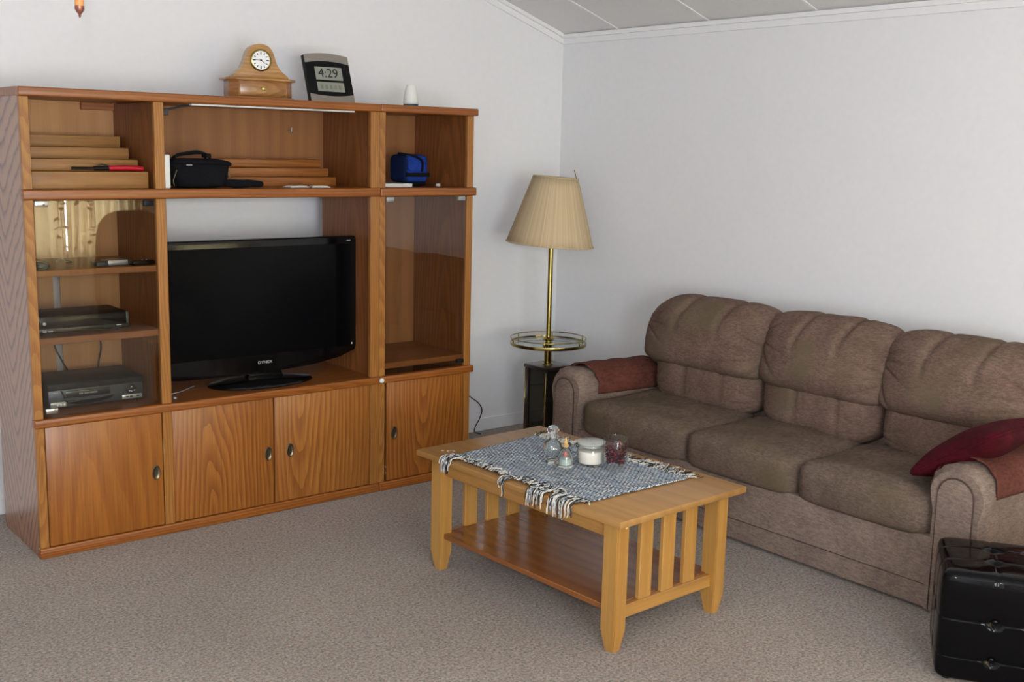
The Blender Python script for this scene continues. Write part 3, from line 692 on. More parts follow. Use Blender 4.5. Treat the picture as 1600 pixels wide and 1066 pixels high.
cable([(-3.02, -.19, .85), (-3.03, -.2, .78), (-3.00, -.2, .70), (-2.96, -.21, .62), (-2.95, -.22, .58)], 'black cable crossing the pale slot behind the video recorder')
cable([(-2.88, -.19, .85), (-2.84, -.2, .80), (-2.83, -.2, .74), (-2.85, -.22, .68), (-2.86, -.23, .60)], 'black cable hanging right of the slot behind the video recorder')

# ------------------------------------------------------------------ television
tv = thing('television', 'black flat-screen television standing in the open middle bay', 'television', (-2.195, -.47, Z2b))
hw = .492; zb, ztp = .045, .655
bm = B()
prism(bm, [(-hw+.012, zb+.012), (-hw+.004, zb+.03), (-hw, zb+.3), (-hw, ztp-.02), (-hw+.012, ztp), (hw-.012, ztp), (hw, ztp-.02), (hw, zb+.09), (hw-.012, zb+.062),
           (hw-.09, zb+.036), (.25, zb+.012), (0, zb-.002), (-.25, zb+.0), (-hw+.09, zb+.004)], 'y', -.02, .03, .006)
box(bm, -hw+.05, hw-.05, .03, .075, zb+.06, ztp-.06, .01, 2)
obj('bezel', bm, M['black_gloss'], tv, smooth=50)
bm = B(); box(bm, -hw+.035, hw-.035, -.0225, -.0195, zb+.085, ztp-.035, .001, 1); obj('screen', bm, M['screen'], tv)
text_mesh('lettering', 'DYNEX', .017, M['letter'], tv, Matrix.Translation((.005, -.0215, zb+.048)) @ R_Y @ Matrix.Scale(1.25, 4, (1, 0, 0)), label='small silver lettering reading DYNEX')
bm = B(); lathe(bm, [(0, 0), (.004, 0), (.004, .001), (0, .001)], 10)
for v in bm.verts: v.co = Vector((v.co.x+hw-.03, -.021-v.co.z, v.co.y+zb+.095))
obj('indicator', bm, M['white_plastic'], tv)
bm = B(); box(bm, .435, .455, -.0215, -.020, ztp-.022, ztp-.018); obj('badge', bm, M['letter'], tv)
bm = B()
lathe(bm, [(0, 0), (.246, 0), (.252, .004), (.246, .011), (.17, .018), (.08, .022), (0, .022)], 48, (-.015, -.02, 0), sy=.55)
obj('stand_base', bm, M['black_gloss'], tv, smooth=50)
bm = B(); prism(bm, [(-.07, .015), (.11, .015), (.09, zb+.02), (-.05, zb+.02)], 'y', .0, .045, .005); obj('stand_neck', bm, M['black_gloss'], tv, smooth=50)
bm = B(); tube(bm, smoothpath([(-2.66, -.52, .568), (-2.60, -.50, .569), (-2.55, -.46, .569), (-2.5, -.42, .569)]), .003, 6); lathe(bm, [(0, 0), (.008, 0), (.009, .007), (0, .012)], 12, (-2.665, -.60, .5645))
o = obj('audio_jack', bm, M['silver'], smooth=True); tag(o, 'small silver jack and wire lying at the left foot of the television', 'jack')

# ------------------------------------------------------------------ things on top of the cabinet
t = thing('mantel_clock', 'wooden bell-shaped mantel clock with a small drawer on top of cabinet', 'clock', (-2.160, -.41, CH), -.16)
def octo(sx, sy, ch): return [(-sx, sy), (-sx, -sy+ch), (-sx+ch, -sy), (sx-ch, -sy), (sx, -sy+ch), (sx, sy)]
bm = B(); prism(bm, octo(.150, .066, .034), 'z', 0, .012, .003); obj('plinth', bm, M['clock_oak'], t, smooth=40)
bm = B(); prism(bm, octo(.142, .058, .034), 'z', .012, .083, .001); obj('drawer_case', bm, oak('clock_case_wood', 'c98f58', 'a0683a', 'XZ', (0, 0, .04), 22, .15, .5, grain='x', rough=.3, coat=.4), t, smooth=40)
bm = B(); box(bm, -.104, .104, -.062, -.056, .016, .079, .003, 2); d = obj('drawer', bm, oak('clock_drawer_wood', 'd29a55', 'a46c38', 'XZ', (0, 0, .04), 26, .2, .6, grain='x', rough=.25, coat=.5), t, smooth=40)
bm = B(); lathe(bm, [(0, 0), (.004, 0), (.004, .006), (.009, .010), (.009, .015), (0, .018)], 16)
for v in bm.verts: v.co = Vector((v.co.x, -.062-v.co.z, v.co.y+.048))
obj('knob', bm, M['brass'], d, smooth=60)
bm = B(); prism(bm, octo(.157, .071, .036), 'z', .083, .094, .003); obj('cornice', bm, M['clock_oak'], t, smooth=40)
out = []
prof = [(.155, .094), (.15, .104), (.135, .115), (.115, .128), (.098, .145), (.086, .165), (.078, .185), (.07, .205), (.058, .222), (.042, .234), (.02, .241), (0, .243)]
sp = smoothpath([(x*.83, 0, z) for x, z in prof], 3)
right = [(p.x, p.z) for p in sp]; pts = right + [(-x, z) for x, z in reversed(right[:-1])]
bm = B(); prism(bm, pts, 'y', -.03, .03, .003); obj('case', bm, M['clock_oak'], t, smooth=40)
def disc(bm, r, y0, y1, cx, cz, seg=40):
    lathe_pts = [(0, 0), (r, 0), (r, y1-y0), (0, y1-y0)]
    s = len(bm.verts); lathe(bm, lathe_pts, seg); bm.verts.ensure_lookup_table()
    for v in bm.verts[s:]: v.co = Vector((cx+v.co.x, y1-v.co.z, cz+v.co.y))
bm = B(); s_ = len(bm.verts)
lathe(bm, [(.040, 0), (.047, 0), (.048, .004), (.045, .008), (.041, .009), (.040, .006)], 48, closed=True)
for v in bm.verts: v.co = Vector((v.co.x, -.03-v.co.z, v.co.y+.172))
bz = obj('bezel', bm, M['brass'], t, smooth=40)
bm = B(); disc(bm, .0415, -.034, -.030, 0, .172); dial = obj('dial', bm, M['dial'], t)
bm = B()
for h in range(12):
    a = h*PI/6; L = .010 if h % 3 else .013; wd = .0016 if h % 3 else .0024
    Mx = Matrix.Translation((.0305*math.sin(a), -.0345, .172+.0305*math.cos(a))) @ Matrix.Rotation(a, 4, 'Y')
    box(bm, -wd, wd, -.0004, .0004, -L/2, L/2, mat=Mx)
obj('numeral', bm, M['ink'], dial)
for a, L, wd in ((math.radians(272), .034, .0008), (math.radians(125), .023, .0012)):
    bm = B(); box(bm, -wd, wd, -.0365, -.0357, -.006, L, mat=Matrix.Translation((0, 0, .172)) @ Matrix.Rotation(a, 4, 'Y')); obj('hand', bm, M['ink'], dial)
bm = B(); disc(bm, .004, -.037, -.0355, 0, .172, 16); obj('hub', bm, M['ink'], dial)

# digital clock, leaning back
t = thing('digital_clock', 'slanted digital desk clock with taupe ends and black display reading 4:29', 'clock', (-1.772, -.395, CH), 0)
tilt = Matrix.Rotation(math.radians(-19), 4, 'X')
def slab(bm, x0, x1, z0, z1, y0, y1, arc0=0, arc1=0, n=12, mi=0):
    pts = [(x0+(x1-x0)*i/n, z0-arc0*(1-(2*i/n-1)**2)) for i in range(n+1)] + [(x1-(x1-x0)*i/n, z1+arc1*(1-(2*i/n-1)**2)) for i in range(n+1)]
    s = len(bm.verts); prism(bm, pts, 'y', y0, y1, .0015, mi); bm.verts.ensure_lookup_table()
    for v in bm.verts[s:]: v.co = tilt @ v.co
hw_ = .118
bm = B(); slab(bm, -hw_, hw_, 0, .235, -.0, .022, .0, .012); obj('back_case', bm, M['black_matte'], t, smooth=40)
bm = B(); slab(bm, -hw_+.002, hw_-.002, .195, .234, -.006, .001, -.012, .012); obj('top_fascia', bm, M['clock_silver'], t, smooth=40)
bm = B(); slab(bm, -hw_+.002, hw_-.002, .004, .046, -.006, .001, .0, -.010); obj('bottom_fascia', bm, M['clock_silver'], t, smooth=40)
bm = B(); slab(bm, -hw_+.001, hw_-.001, .042, .199, -.004, .001, .008, .010); fp = obj('display_panel', bm, M['black_gloss'], t, smooth=40)
bm = B(); slab(bm, -.072, .072, .115, .178, -.006, -.003); lc = obj('screen', bm, M['lcd'], t, label='grey liquid crystal window showing the time')
bm = B(); slab(bm, -.072, .072, .058, .104, -.006, -.003); lc2 = obj('screen', bm, M['lcd'], t)
text_mesh('numeral', '4:29', .062, M['ink'], lc, tilt @ Matrix.Translation((-.004, -.0064, .146)) @ R_Y)
bm = B()
for k in range(5):
    s = len(bm.verts); box(bm, -.055+k*.024, -.042+k*.024, -.0067, -.0062, .07, .09); bm.verts.ensure_lookup_table()
    for v in bm.verts[s:]: v.co = tilt @ v.co
obj('marking', bm, plain('faint_lcd_digit', '767a70', .4), lc2)
bm = B(); box(bm, -.03, .03, .03, .075, 0, .006, .002, 1); box(bm, -.03, .03, .068, .075, 0, .06, .002, 1, mat=Matrix.Rotation(.2, 4, 'X')); obj('stand', bm, M['black_matte'], t)

t = thing('air_freshener', 'small white cone air freshener with teal base on cabinet top', 'air freshener', (-1.375, -.45, CH))
bm = B(); lathe(bm, [(0, .016), (.036, .016), (.037, .03), (.034, .055), (.028, .085), (.022, .104), (.018, .108), (0, .109)], 32); obj('cone', bm, M['white_plastic'], t, smooth=60)
bm = B(); lathe(bm, [(0, 0), (.034, 0), (.036, .003), (.0365, .0158), (0, .0158)], 32); obj('base', bm, M['teal'], t, smooth=60, label='teal base')

# ------------------------------------------------------------------ floor lamp with tray
LX, LY = -.487, -.50
t = thing('floor_lamp', 'brass floor lamp with pleated beige shade and glass tray', 'lamp', (LX, LY, 0))
bm = B(); box(bm, -.088, .088, -.088, .088, 0, .03, .004, 2); obj('foot', bm, M['dark_wood'], t, smooth=40)
bm = B()
for sx in (-1, 1):
    for sy in (-1, 1): box(bm, sx*.078-.008, sx*.078+.008, sy*.078-.008, sy*.078+.008, .03, .452, .002, 1)
obj('column_frame', bm, M['dark_wood'], t, smooth=40)
bm = B()
for a in range(4): box(bm, -.070, .070, -.074, -.070, .03, .452, mat=Matrix.Rotation(a*PI/2, 4, 'Z'))
obj('mirror_panel', bm, M['smoke_glass'], t, label='smoked mirror panels')
bm = B()
for sx in (-1, 1):
    for sy in (-1, 1): tube(bm, [(sx*.0865, sy*.0865, .03), (sx*.0865, sy*.0865, .45)], .0035, 8)
obj('corner_trim', bm, M['brass'], t, smooth=True)
bm = B(); box(bm, -.094, .094, -.094, .094, .452, .474, .005, 2); obj('column_cap', bm, M['dark_wood'], t, smooth=40)
bm = B(); lathe(bm, [(0, .474), (.032, .474), (.032, .478), (.021, .482), (.0205, .575), (.03, .58), (.034, .586), (.03, .594), (.018, .598), (.016, .604), (.03, .61), (.035, .616), (.03, .623), (.0145, .627), (.0135, .64), (.0135, 1.19), (.018, 1.192), (.018, 1.215), (0, 1.215)], 28)
obj('pole', bm, M['brass'], t, smooth=50)
TR = .208
bm = B(); lathe(bm, [(.03, .590), (TR-.004, .590), (TR-.004, .596), (.03, .596)], 64, closed=True); obj('tray_glass', bm, glass_pane('tray_glass', (.88, .94, .92)), t)
def ring(bm, R, z, r, n=72): tube(bm, [(R*math.cos(2*PI*i/n), R*math.sin(2*PI*i/n), z) for i in range(n)], r, 8, closed=True)
bm = B(); lathe(bm, [(TR-.004, .583), (TR+.002, .583), (TR+.003, .592), (TR+.002, .600), (TR-.004, .600)], 72, closed=True); obj('tray_rim', bm, M['brass'], t, smooth=50)
bm = B(); ring(bm, TR, .622, .0028)
for k in range(6):
    a = k*PI/3+.75; lathe(bm, [(0, .6), (.003, .6), (.003, .608), (.005, .611), (.003, .614), (.003, .622), (0, .623)], 10, (TR*math.cos(a), TR*math.sin(a), 0))
obj('gallery_rail', bm, M['brass'], t, smooth=50)
# tilted shade; an Empty-free tilt is baked into the mesh
bm = B(); nseg = 160; R0, R1, Hs = .236, .120, .365
rings = []
for k in range(7):
    f = k/6; rr = R0+(R1-R0)*f
    rings.append([bm.verts.new(((rr+.0018*math.cos(i*PI))*math.cos(2*PI*i/nseg), (rr+.0018*math.cos(i*PI))*math.sin(2*PI*i/nseg), Hs*f)) for i in range(nseg)])
for a, b2 in zip(rings[:-1], rings[1:]):
    for i in range(nseg): bm.faces.new((a[i], a[(i+1) % nseg], b2[(i+1) % nseg], b2[i]))
sh = obj('lamp_shade', bm, M['shade'], t, smooth=True)
s = sh.modifiers.new('thick', 'SOLIDIFY'); s.thickness = .003
ax = Vector((fw.x, fw.y, 0)).normalized()
tilt_sh = Matrix.Rotation(math.radians(3.6), 4, ax)
sh.location = (-.006, .006, 1.135); sh.rotation_euler = tilt_sh.to_euler()
for (r_, z_, t_) in ((R0+.001, .003, .004), (R1+.001, Hs-.003, .0035)):
    bm = B(); ring(bm, r_, z_, t_); obj('shade_trim', bm, M['shade'], sh, smooth=True)
bm = B(); rh = Vector((math.cos(YAW), -math.sin(YAW), 0)); tube(bm, [(rh*R1*.98+Vector((0, 0, Hs-.02))), (rh*R1*.80+Vector((0, 0, Hs+.045)))], .0025, 6)
for a in (0, 2.1, 4.2): tube(bm, [(0, 0, Hs-.03), (R1*math.cos(a), R1*math.sin(a), Hs-.01)], .002, 6)
obj('shade_wire', bm, M['brass'], sh, smooth=True)

bm = B(); tube(bm, smoothpath([(-1.15, -.10, .235), (-.90, -.04, .24), (-.70, -.02, .235), (-.640, -.018, .207), (-.59, -.018, .17), (-.566, -.018, .125), (-.585, -.018, .075), (-.612, -.018, .035), (-.62, -.022, .004), (-.62, -.08, .004)]), .0032, 8)
tag(obj('power_cord', bm, M['cord'], smooth=True), 'dark power cord looping down the wall beside the oak tower', 'cord')

# ------------------------------------------------------------------ sofa
sofa = thing('sofa', 'three-seat taupe fabric sofa along the right wall', 'sofa', (0, 0, 0))
def fin(name, bm, mat, parent=sofa, **kw):
    return obj(name, bm, mat, parent, smooth=True, **kw)
bm = B(); box(bm, -.829, -.06, -3.045, -1.13, .012, .285, .008, 3)
base = obj('base', bm, M['sofa_body'], sofa, smooth=40)
bm = B(); box(bm, -.831, -.80, -3.03, -1.145, .10, .104, .002, 1); obj('hem_seam', bm, M['piping'], base)
bm = B(); box(bm, -.26, -.04, -3.2, -1.06, .05, .70, .05, 4); obj('back_frame', bm, M['sofa_body'], sofa, smooth=50)
def arm_profile(yc, side, n=26):
    """closed outline of the arm in (y,z): straight sides, mushroom top"""
    hw2 = .098; pts = [(yc-hw2, .012), (yc-hw2, .40)]
    for i in range(n+1):
        a = PI + .18 - (PI+.36)*i/n
        pts.append((yc+.112*math.cos(a), .475+.105*math.sin(a)))
    pts += [(yc+hw2, .40), (yc+hw2, .012)]
    return pts
def arm(yc, side):
    prof = arm_profile(yc, side); bm = B(); rows = []; xs = [-.835+.72*(i/30) for i in range(31)]
    for x in xs:
        e = min(1, (x+.835)/.03); r = 1-.10*(1-math.sqrt(max(0, 1-(1-e)**2)))
        row = []
        for (y, z) in prof:
            zz = z; yy = yc+(y-yc)*(r if z > .3 else r*.5+.5)
            if z > .3: zz = .3+(z-.3)*(1-(1-r)*.9)
            d = Vector((0, yy-yc, max(0, zz-.42)))
            w_ = .006*noise.noise(Vector((x*7, yy*9, zz*9)))
            # pleats gathered round the front of the roll
            if z > .42:
                ang = math.atan2(z-.475, y-yc); w_ += .0035*math.sin(ang*16)*math.exp(-(x+.80)**2/.0012)
            if d.length > 1e-4: d.normalize(); yy += d.y*w_; zz += d.z*w_
            if z > .42: zz += -.018*((x+.835)/.72)
            row.append(bm.verts.new((x, yy, zz)))
        rows.append(row)
    n = len(prof)
    for a, b2 in zip(rows[:-1], rows[1:]):
        for i in range(n-1): bm.faces.new((a[i], a[i+1], b2[i+1], b2[i]))
        bm.faces.new((a[n-1], a[0], b2[0], b2[n-1]))
    bm.faces.new(rows[0]); bm.faces.new(rows[-1])
    a = obj('arm', bm, M['sofa_body'], sofa, smooth=45)
    # inset arched front panel with piping
    arch = [(yc-.068, .02), (yc-.068, .46)]+[(yc+.068*math.cos(PI-PI*i/16), .462+.066*math.sin(PI-PI*i/16)) for i in range(17)]+[(yc+.068, .46), (yc+.068, .02)]
    bm = B(); prism(bm, arch, 'x', -.845, -.82, .006); fp = obj('front_panel', bm, M['sofa_body'], a, smooth=40)
    bm = B(); tube(bm, [(-.842, y, z) for y, z in arch], .0035, 8); obj('piping', bm, M['piping'], a, smooth=True)
    return a
arm(-1.04, 1); arm(-3.128, -1)
# seats
SY = (-1.145, -1.828, -2.428, -3.025)
for k in range(3):
    ya, yb = SY[k], SY[k+1]; hy = (ya-yb)/2+.004; yc = (ya+yb)/2
    def seatfn(u, v, w_, p, k=k):
        top = max(0, w_); p = p.copy()
        p.z += .022*top*(1-u*u*.8)*(1-v*v*.85)                              # crown
        p.z += .018*top*max(0, u)                                          # rises to the back
        if u < -.5: p.x -= .016*(1-v*v)*(1-abs(w_)**2)                     # front edge bellies out
        p.z += .006*noise.noise(Vector((p.x*5, p.y*5+k*7, 1.3)))*top + .003*noise.noise(Vector((p.x*16, p.y*16+k*7, 4)))*top
        p.z += .012*top*math.exp(-((u+.75)**2)/.03)*(1-v*v)
        return p
    fin('seat_cushion', puff(36, (.285, hy, .083), 7, seatfn, (-.565, yc, .347)), M['sofa_seat'])
# back cushions: a big head pillow hanging over a lumbar pillow
BY = (-1.125, -1.868, -2.50, -3.13)
for k in range(3):
    ya, yb = BY[k], BY[k+1]; hy = (ya-yb)/2+.012; yc = (ya+yb)/2
    bk = thing('back_cushion', None, None); bk.parent = sofa
    del_keys = [kk for kk in ('label', 'category') if kk in bk]
    def headfn(u, v, w_, p, k=k, hy=hy):
        p = p.copy(); fr = max(0, -u)
        # stitched tucks running down from the top and up from the bottom seam
        for v0, a_ in ((-.36, 1), (.30, 1)):
            g = math.exp(-((v-v0-.03*math.sin(w_*4))/.040)**2)
            p.x += a_*g*fr*(.020*max(0, min(1, (w_+.15)*1.4))+.014*max(0, -w_-.45))
            p.z -= .016*a_*g*max(0, w_-.5)*2
            p.x -= .006*math.exp(-((v-v0-.13)/.09)**2)*fr*max(0, w_)
        # gathers fanning from both ends
        for s in (-1, 1):
            ed = math.exp(-((1-s*v)/.38)**2)
            ang = math.atan2(w_-.25*s, 1.18-s*v)
            rid = 1-abs(math.sin(ang*5.5+k*1.3+s*.8))
            p.x += .024*ed*(rid**3)*fr
            p.x += .014*ed*fr*ed
        p.z -= (.03*abs(v)**5+(.07*max(0, v)**4 if k == 0 else 0))*max(0, w_)                                   # shoulders drop at the ends
        p.x += .05*max(0, w_)**2*fr                                        # crown rolls back
        p.x += .085*(w_+1)/2                                               # rake
        p.y *= 1-.035*(1+w_)/2*0
        p.x += (.007*noise.noise(Vector((p.z*4, p.y*5+k*5, 2)))+.004*noise.noise(Vector((p.z*12, p.y*9+k*5, 7))))*fr
        p.z += .008*noise.noise(Vector((p.y*6+k*3, 1, 8)))*max(0, w_)
        return p
    def lumbfn(u, v, w_, p, k=k):
        p = p.copy(); fr = max(0, -u)
        for v0, a_ in ((-.42, 1), (.28, 1), (-.05, .3)):
            p.x += .017*a_*math.exp(-((v-v0)/.045)**2)*fr*(.6+.4*w_)
        for s in (-1, 1):
            ed = math.exp(-((1-s*v)/.35)**2); ang = math.atan2(w_+.5, 1.2-s*v)
            p.x += .014*ed*((1-abs(math.sin(ang*5+k+s)))**3)*fr
        p.z += .05*abs(v)**4*max(0, -w_)                                   # lower corners lift
        p.x += .006*noise.noise(Vector((p.z*7, p.y*6+k*5, 3)))*fr
        return p
    obj('head_pillow', puff2(46, (.150, hy+.012, .176), 7, 2.6, headfn, (-.335, yc, .770)), M['sofa_back'], bk, smooth=True)
    obj('lumbar_pillow', puff2(36, (.125, (hy-.02 if k else hy-.05), .135), 5, 3, lumbfn, (-.300, yc-(.03 if k == 0 else 0), .535)), M['sofa_back'], bk, smooth=True)

# rust cloths over the arms
def arm_cover(yc, x0, x1, zi, zo, label, seed, inner):
    """cloth wrapped over the roll; zi/zo are the heights its two edges hang to; inner=-1 means the seat side is toward -y"""
    path = []
    lo, hi = (zo, zi) if inner > 0 else (zi, zo)     # lo: the -y side
    n = 30; R = .117
    path.append((yc-.108, lo)); path.append((yc-.112, (lo+.46)/2))
    for i in range(n+1):
        a = PI+.05-(PI+.10)*i/n; path.append((yc+R*math.cos(a), .478+(R-.005)*math.sin(a)))
    path.append((yc+.112, (hi+.46)/2)); path.append((yc+.108, hi))
    bm = B(); rows = []; m = 26
    for j in range(m+1):
        x = x0+(x1-x0)*j/m; row = []
        for i, (y, z) in enumerate(path):
            w_ = .005*noise.noise(Vector((x*12, y*14+seed, z*14)))+.003
            d = Vector((0, y-yc, z-.44)).normalized()
            edge = .004*math.sin(i*1.3+seed)*(1 if j in (0, m) else 0)
            row.append(bm.verts.new((x+edge+.01*math.sin(i*.2+seed), y+d.y*w_, z+d.z*w_-.018*((x+.835)/.72)+.003)))
        rows.append(row)
    for a, b2 in zip(rows[:-1], rows[1:]):
        for i in range(len(path)-1): bm.faces.new((a[i], a[i+1], b2[i+1], b2[i]))
    for f in bm.faces:
        f.material_index = 0
    t = thing('arm_cover', label, 'arm cover', (0, 0, 0))
    hemA = [v.co.copy() for v in rows[1]]; hemB = [v.co.copy() for v in rows[-2]]; hemC = [r_[0].co.copy() for r_ in rows]; hemD = [r_[-1].co.copy() for r_ in rows]
    o = obj('cloth', bm, M['cover'], t, smooth=True); s = o.modifiers.new('thick', 'SOLIDIFY'); s.thickness = .004; s.offset = 1
    bm = B()
    for h in (hemA, hemB, hemC, hemD): tube(bm, h, .0035, 6)
    obj('hem', bm, M['cover_edge'], t, smooth=True, label='paler stitched hem')
arm_cover(-1.04, -.73, -.27, .455, .40, 'rust brown cloth draped over the far sofa arm beside lamp', 1.0, -1)
arm_cover(-3.128, -.775, -.22, .46, .485, 'rust brown cloth draped over the near sofa arm under maroon pillow', 5.0, 1)

# maroon throw pillow leaning on the near arm
def pillfn(u, v, w_, p):
    p = p.copy(); r = max(abs(u), abs(v))
    k = (1-abs(u)**2.6)*(1-abs(v)**2.6); th_ = .007+.062*max(0, k)**.7
    p.z = th_*(1 if w_ > 0 else -1)*min(1, abs(w_)*1.0)
    p.x *= 1-.05*(1-abs(v)**2)*abs(u); p.y *= 1-.05*(1-abs(u)**2)*abs(v)
    p.z += .006*noise.noise(Vector((p.x*9, p.y*9, w_)))
    return p
t = thing('throw_pillow', 'maroon throw pillow leaning over the near arm of the sofa', 'pillow', (-.60, -3.06, .592))
PM = Matrix.Rotation(math.radians(0), 4, 'Z')
t.rotation_euler = (math.radians(-34), 0, math.radians(2))
bm = puff(30, (.20, .20, .1), 8, pillfn); obj('pillow_body', bm, M['maroon'], t, smooth=True)
bm = B(); pts = []
for i in range(80):
    a = 2*PI*i/80; c_, s_ = math.cos(a), math.sin(a); q = (abs(c_)**8+abs(s_)**8)**(1/8)
    u, v = c_/q, s_/q; pts.append((.2*u*(1-.05*(1-abs(v)**2)*abs(u)), .2*v*(1-.05*(1-abs(u)**2)*abs(v)), 0))
tube(bm, pts, .005, 6, closed=True); obj('piping', bm, M['maroon'], t, smooth=True)

# ------------------------------------------------------------------ coffee table
TH = .0363
tab = thing('coffee_table', 'honey wood mission-style coffee table with slatted ends and lower shelf', 'coffee table', (-1.7501, -2.114, 0), TH)
hx, hy, TZ = .3266, .5466, .4794
bm = B(); box(bm, -hx, hx, -hy, hy, TZ-.024, TZ, .004, 2); obj('tabletop', bm, M['table_top'], tab, smooth=40)
bm = B()
for (px_, py_, rr) in ((-.235, .445, .016), (-.255, .472, .006)):
    lathe(bm, [(rr-.003, 0), (rr, 0), (rr, .0006), (rr-.003, .0006)], 20, (px_, py_, TZ), closed=True)
obj('ring_mark', bm, plain('pale_ring_mark', 'e0d3bd', .5), tab)
LGW, LGD = .024, .045      # leg half sizes in x, y
lx, ly = hx-.045-LGW+.001, hy-.045-LGD+.012
for sx in (-1, 1):
    for sy in (-1, 1):
        cx, cy = sx*lx, sy*ly; bm = B()
        secs = [(0, .62, .62), (.075, 1, 1), (TZ-.0245, 1, 1)]
        rv = []
        for (z, fx, fy) in secs:
            rv.append([bm.verts.new((cx+a*LGD*.62*fx, cy+b2*LGD*fy*.72, z)) for a, b2 in ((-1, -1), (1, -1), (1, 1), (-1, 1))])
        for a, b2 in zip(rv[:-1], rv[1:]):
            for i in range(4): bm.faces.new((a[i], a[(i+1) % 4], b2[(i+1) % 4], b2[i]))
        bm.faces.new(rv[0]); bm.faces.new(rv[-1])
        bmesh.ops.bevel(bm, geom=[e for e in bm.edges if abs(e.verts[0].co.z-e.verts[1].co.z) > .02], offset=.003, segments=2, affect='EDGES')
        lg = obj('leg', bm, M['table_leg'], tab, smooth=40)
        if sy < 0 and sx < 0:
            bm = B(); lathe(bm, [(0, 0), (.006, 0), (.006, .001), (0, .001)], 14)
            for v in bm.verts: v.co = Vector((cx+.012+v.co.x, cy-LGD*.72-v.co.z, TZ-.045+v.co.y))
            obj('dowel_plug', bm, plain('dowel_wood', 'e6c890', .5), lg)
for sx in (-1, 1):
    bm = B(); box(bm, sx*lx-.010, sx*lx+.010, -ly+.03, ly-.03, .388, TZ-.0245, .002, 1); obj('apron', bm, M['table_rail'], tab)
for sy in (-1, 1):
    bm = B(); box(bm, -lx+.026, lx-.026, sy*ly-.011, sy*ly+.011, .104, .150, .002, 1); obj('end_rail', bm, M['table_railx'], tab)
    for xs in (-.115, 0, .115):
        bm = B(); box(bm, xs-.031, xs+.031, sy*ly-.009, sy*ly+.009, .150, TZ-.0245, .002, 1); obj('slat', bm, M['table_leg'], tab)
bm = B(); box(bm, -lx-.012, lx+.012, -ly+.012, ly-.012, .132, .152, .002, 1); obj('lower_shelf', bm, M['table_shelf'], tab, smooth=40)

# ------------------------------------------------------------------ woven runner
TZ2 = TZ+.0003
run = thing('table_runner', 'blue and white woven rag runner with knotted fringe on coffee table', 'table runner', (-1.7501, -2.114, TZ2), TH)
cor = [(-.262, .375), (.180, .415), (.222, -.365), (-.265, -.345)]     # left, far, right, near
def bil(u, v):
    a, b2, c_, d = [Vector(p) for p in cor]; return (a*(1-u)+b2*u)*(1-v)+(d*(1-u)+c_*u)*v
def runner_z(u, v): return .004+.0025*(noise.noise(Vector((u*4, v*6, 1)))+.5)+.0012*math.sin(u*40+noise.noise(Vector((u*3, v*3, 0)))*3)*.3
bm = B(); NU, NV = 70, 90
def mk(dz): return [[bm.verts.new((*(bil(i/NU, j/NV)+Vector((.004*noise.noise(Vector((j*.25, 0, 3)))*(1 if i in (0, NU) else 0), .004*noise.noise(Vector((i*.25, 5, 3)))))), max(.0002, runner_z(i/NU, j/NV)+dz))) for j in range(NV+1)] for i in range(NU+1)]
topv = mk(.002); 
for i in range(NU):
    for j in range(NV): bm.faces.new((topv[i][j], topv[i+1][j], topv[i+1][j+1], topv[i][j+1]))
o = obj('weave', bm, M['runner'], run, smooth=True); s = o.modifiers.new('thick', 'SOLIDIFY'); s.thickness = .0035; s.offset = -1
yb_ = B()
rnd = random.Random(3)
def strand(p0, dx, drop, mi, ln, wob):
    """p0 on the edge; runs outward dx then may fall over the table edge at x=-hx"""
    pts = [Vector(p0)]; d = Vector((dx, 0, 0)); p = Vector(p0); n = 7
    yy = rnd.uniform(-1, 1)*wob
    for i in range(1, n+1):
        f = i/n; q = Vector((p0[0]+dx*ln*min(f, 1), p0[1]+yy*f+rnd.uniform(-.004, .004), .006+rnd.uniform(0, .006)))
        if drop:
            edge = hx+.004; over = abs(p0[0]+dx*ln*f)-edge
            if over > 0: q.x = math.copysign(edge+min(.006, over*.5)+rnd.uniform(0, .002), dx); q.z = .004-over
        pts.append(q)
    tube(yb_, smoothpath(pts, 2), .0016, 5, mi=mi)
for j in range(150):
    v = j/149; e = bil(0, v); clump = math.sin(v*37)+math.sin(v*91+1)
    long = (v < .07 or .46 < v < .50 or v > .66 and clump > -.6)
    for q in range(3):
        mi = rnd.choice((0, 0, 1, 1, 2))
        if long: strand((e.x, e.y+rnd.uniform(-.004, .004), .005), -1, True, mi, rnd.uniform(.08, .13) if q else rnd.uniform(.05, .09), .012)
        else: strand((e.x+.004, e.y, .006), -1, False, mi, rnd.uniform(.02, .045), .035)
    e = bil(1, v)
    for q in range(2):
        strand((e.x-.004, e.y, .006), 1, False, rnd.choice((0, 0, 0, 1, 1, 2)), rnd.uniform(.02, .085), .05)
# curly loops
for (v, sgn) in ((.10, 1), (.2, 1), (.28, 1), (.36, 1), (.6, 1), (.72, 1), (.83, 1), (.3, -1), (.55, -1), (.75, -1), (.08, -1)):
    e = bil(0 if sgn > 0 else 1, v); cx = e.x-(.008 if sgn > 0 else -.02)
    for q in range(2):
        R_ = rnd.uniform(.008, .016); ph = rnd.uniform(0, 6)
        tube(yb_, [(cx+R_*math.cos(ph+i*.5), e.y+R_*1.4*math.sin(ph+i*.5)+i*.0007, .008+.010*max(0, math.sin(i*.35))) for i in range(15)], .0017, 5, mi=rnd.choice((0, 1)))
fr = obj('fringe', yb_, [M['yarn_white'], M['yarn_navy'], M['yarn_blue']], run, smooth=True, label='tangled white and navy yarn fringe'); fr['kind'] = 'stuff'

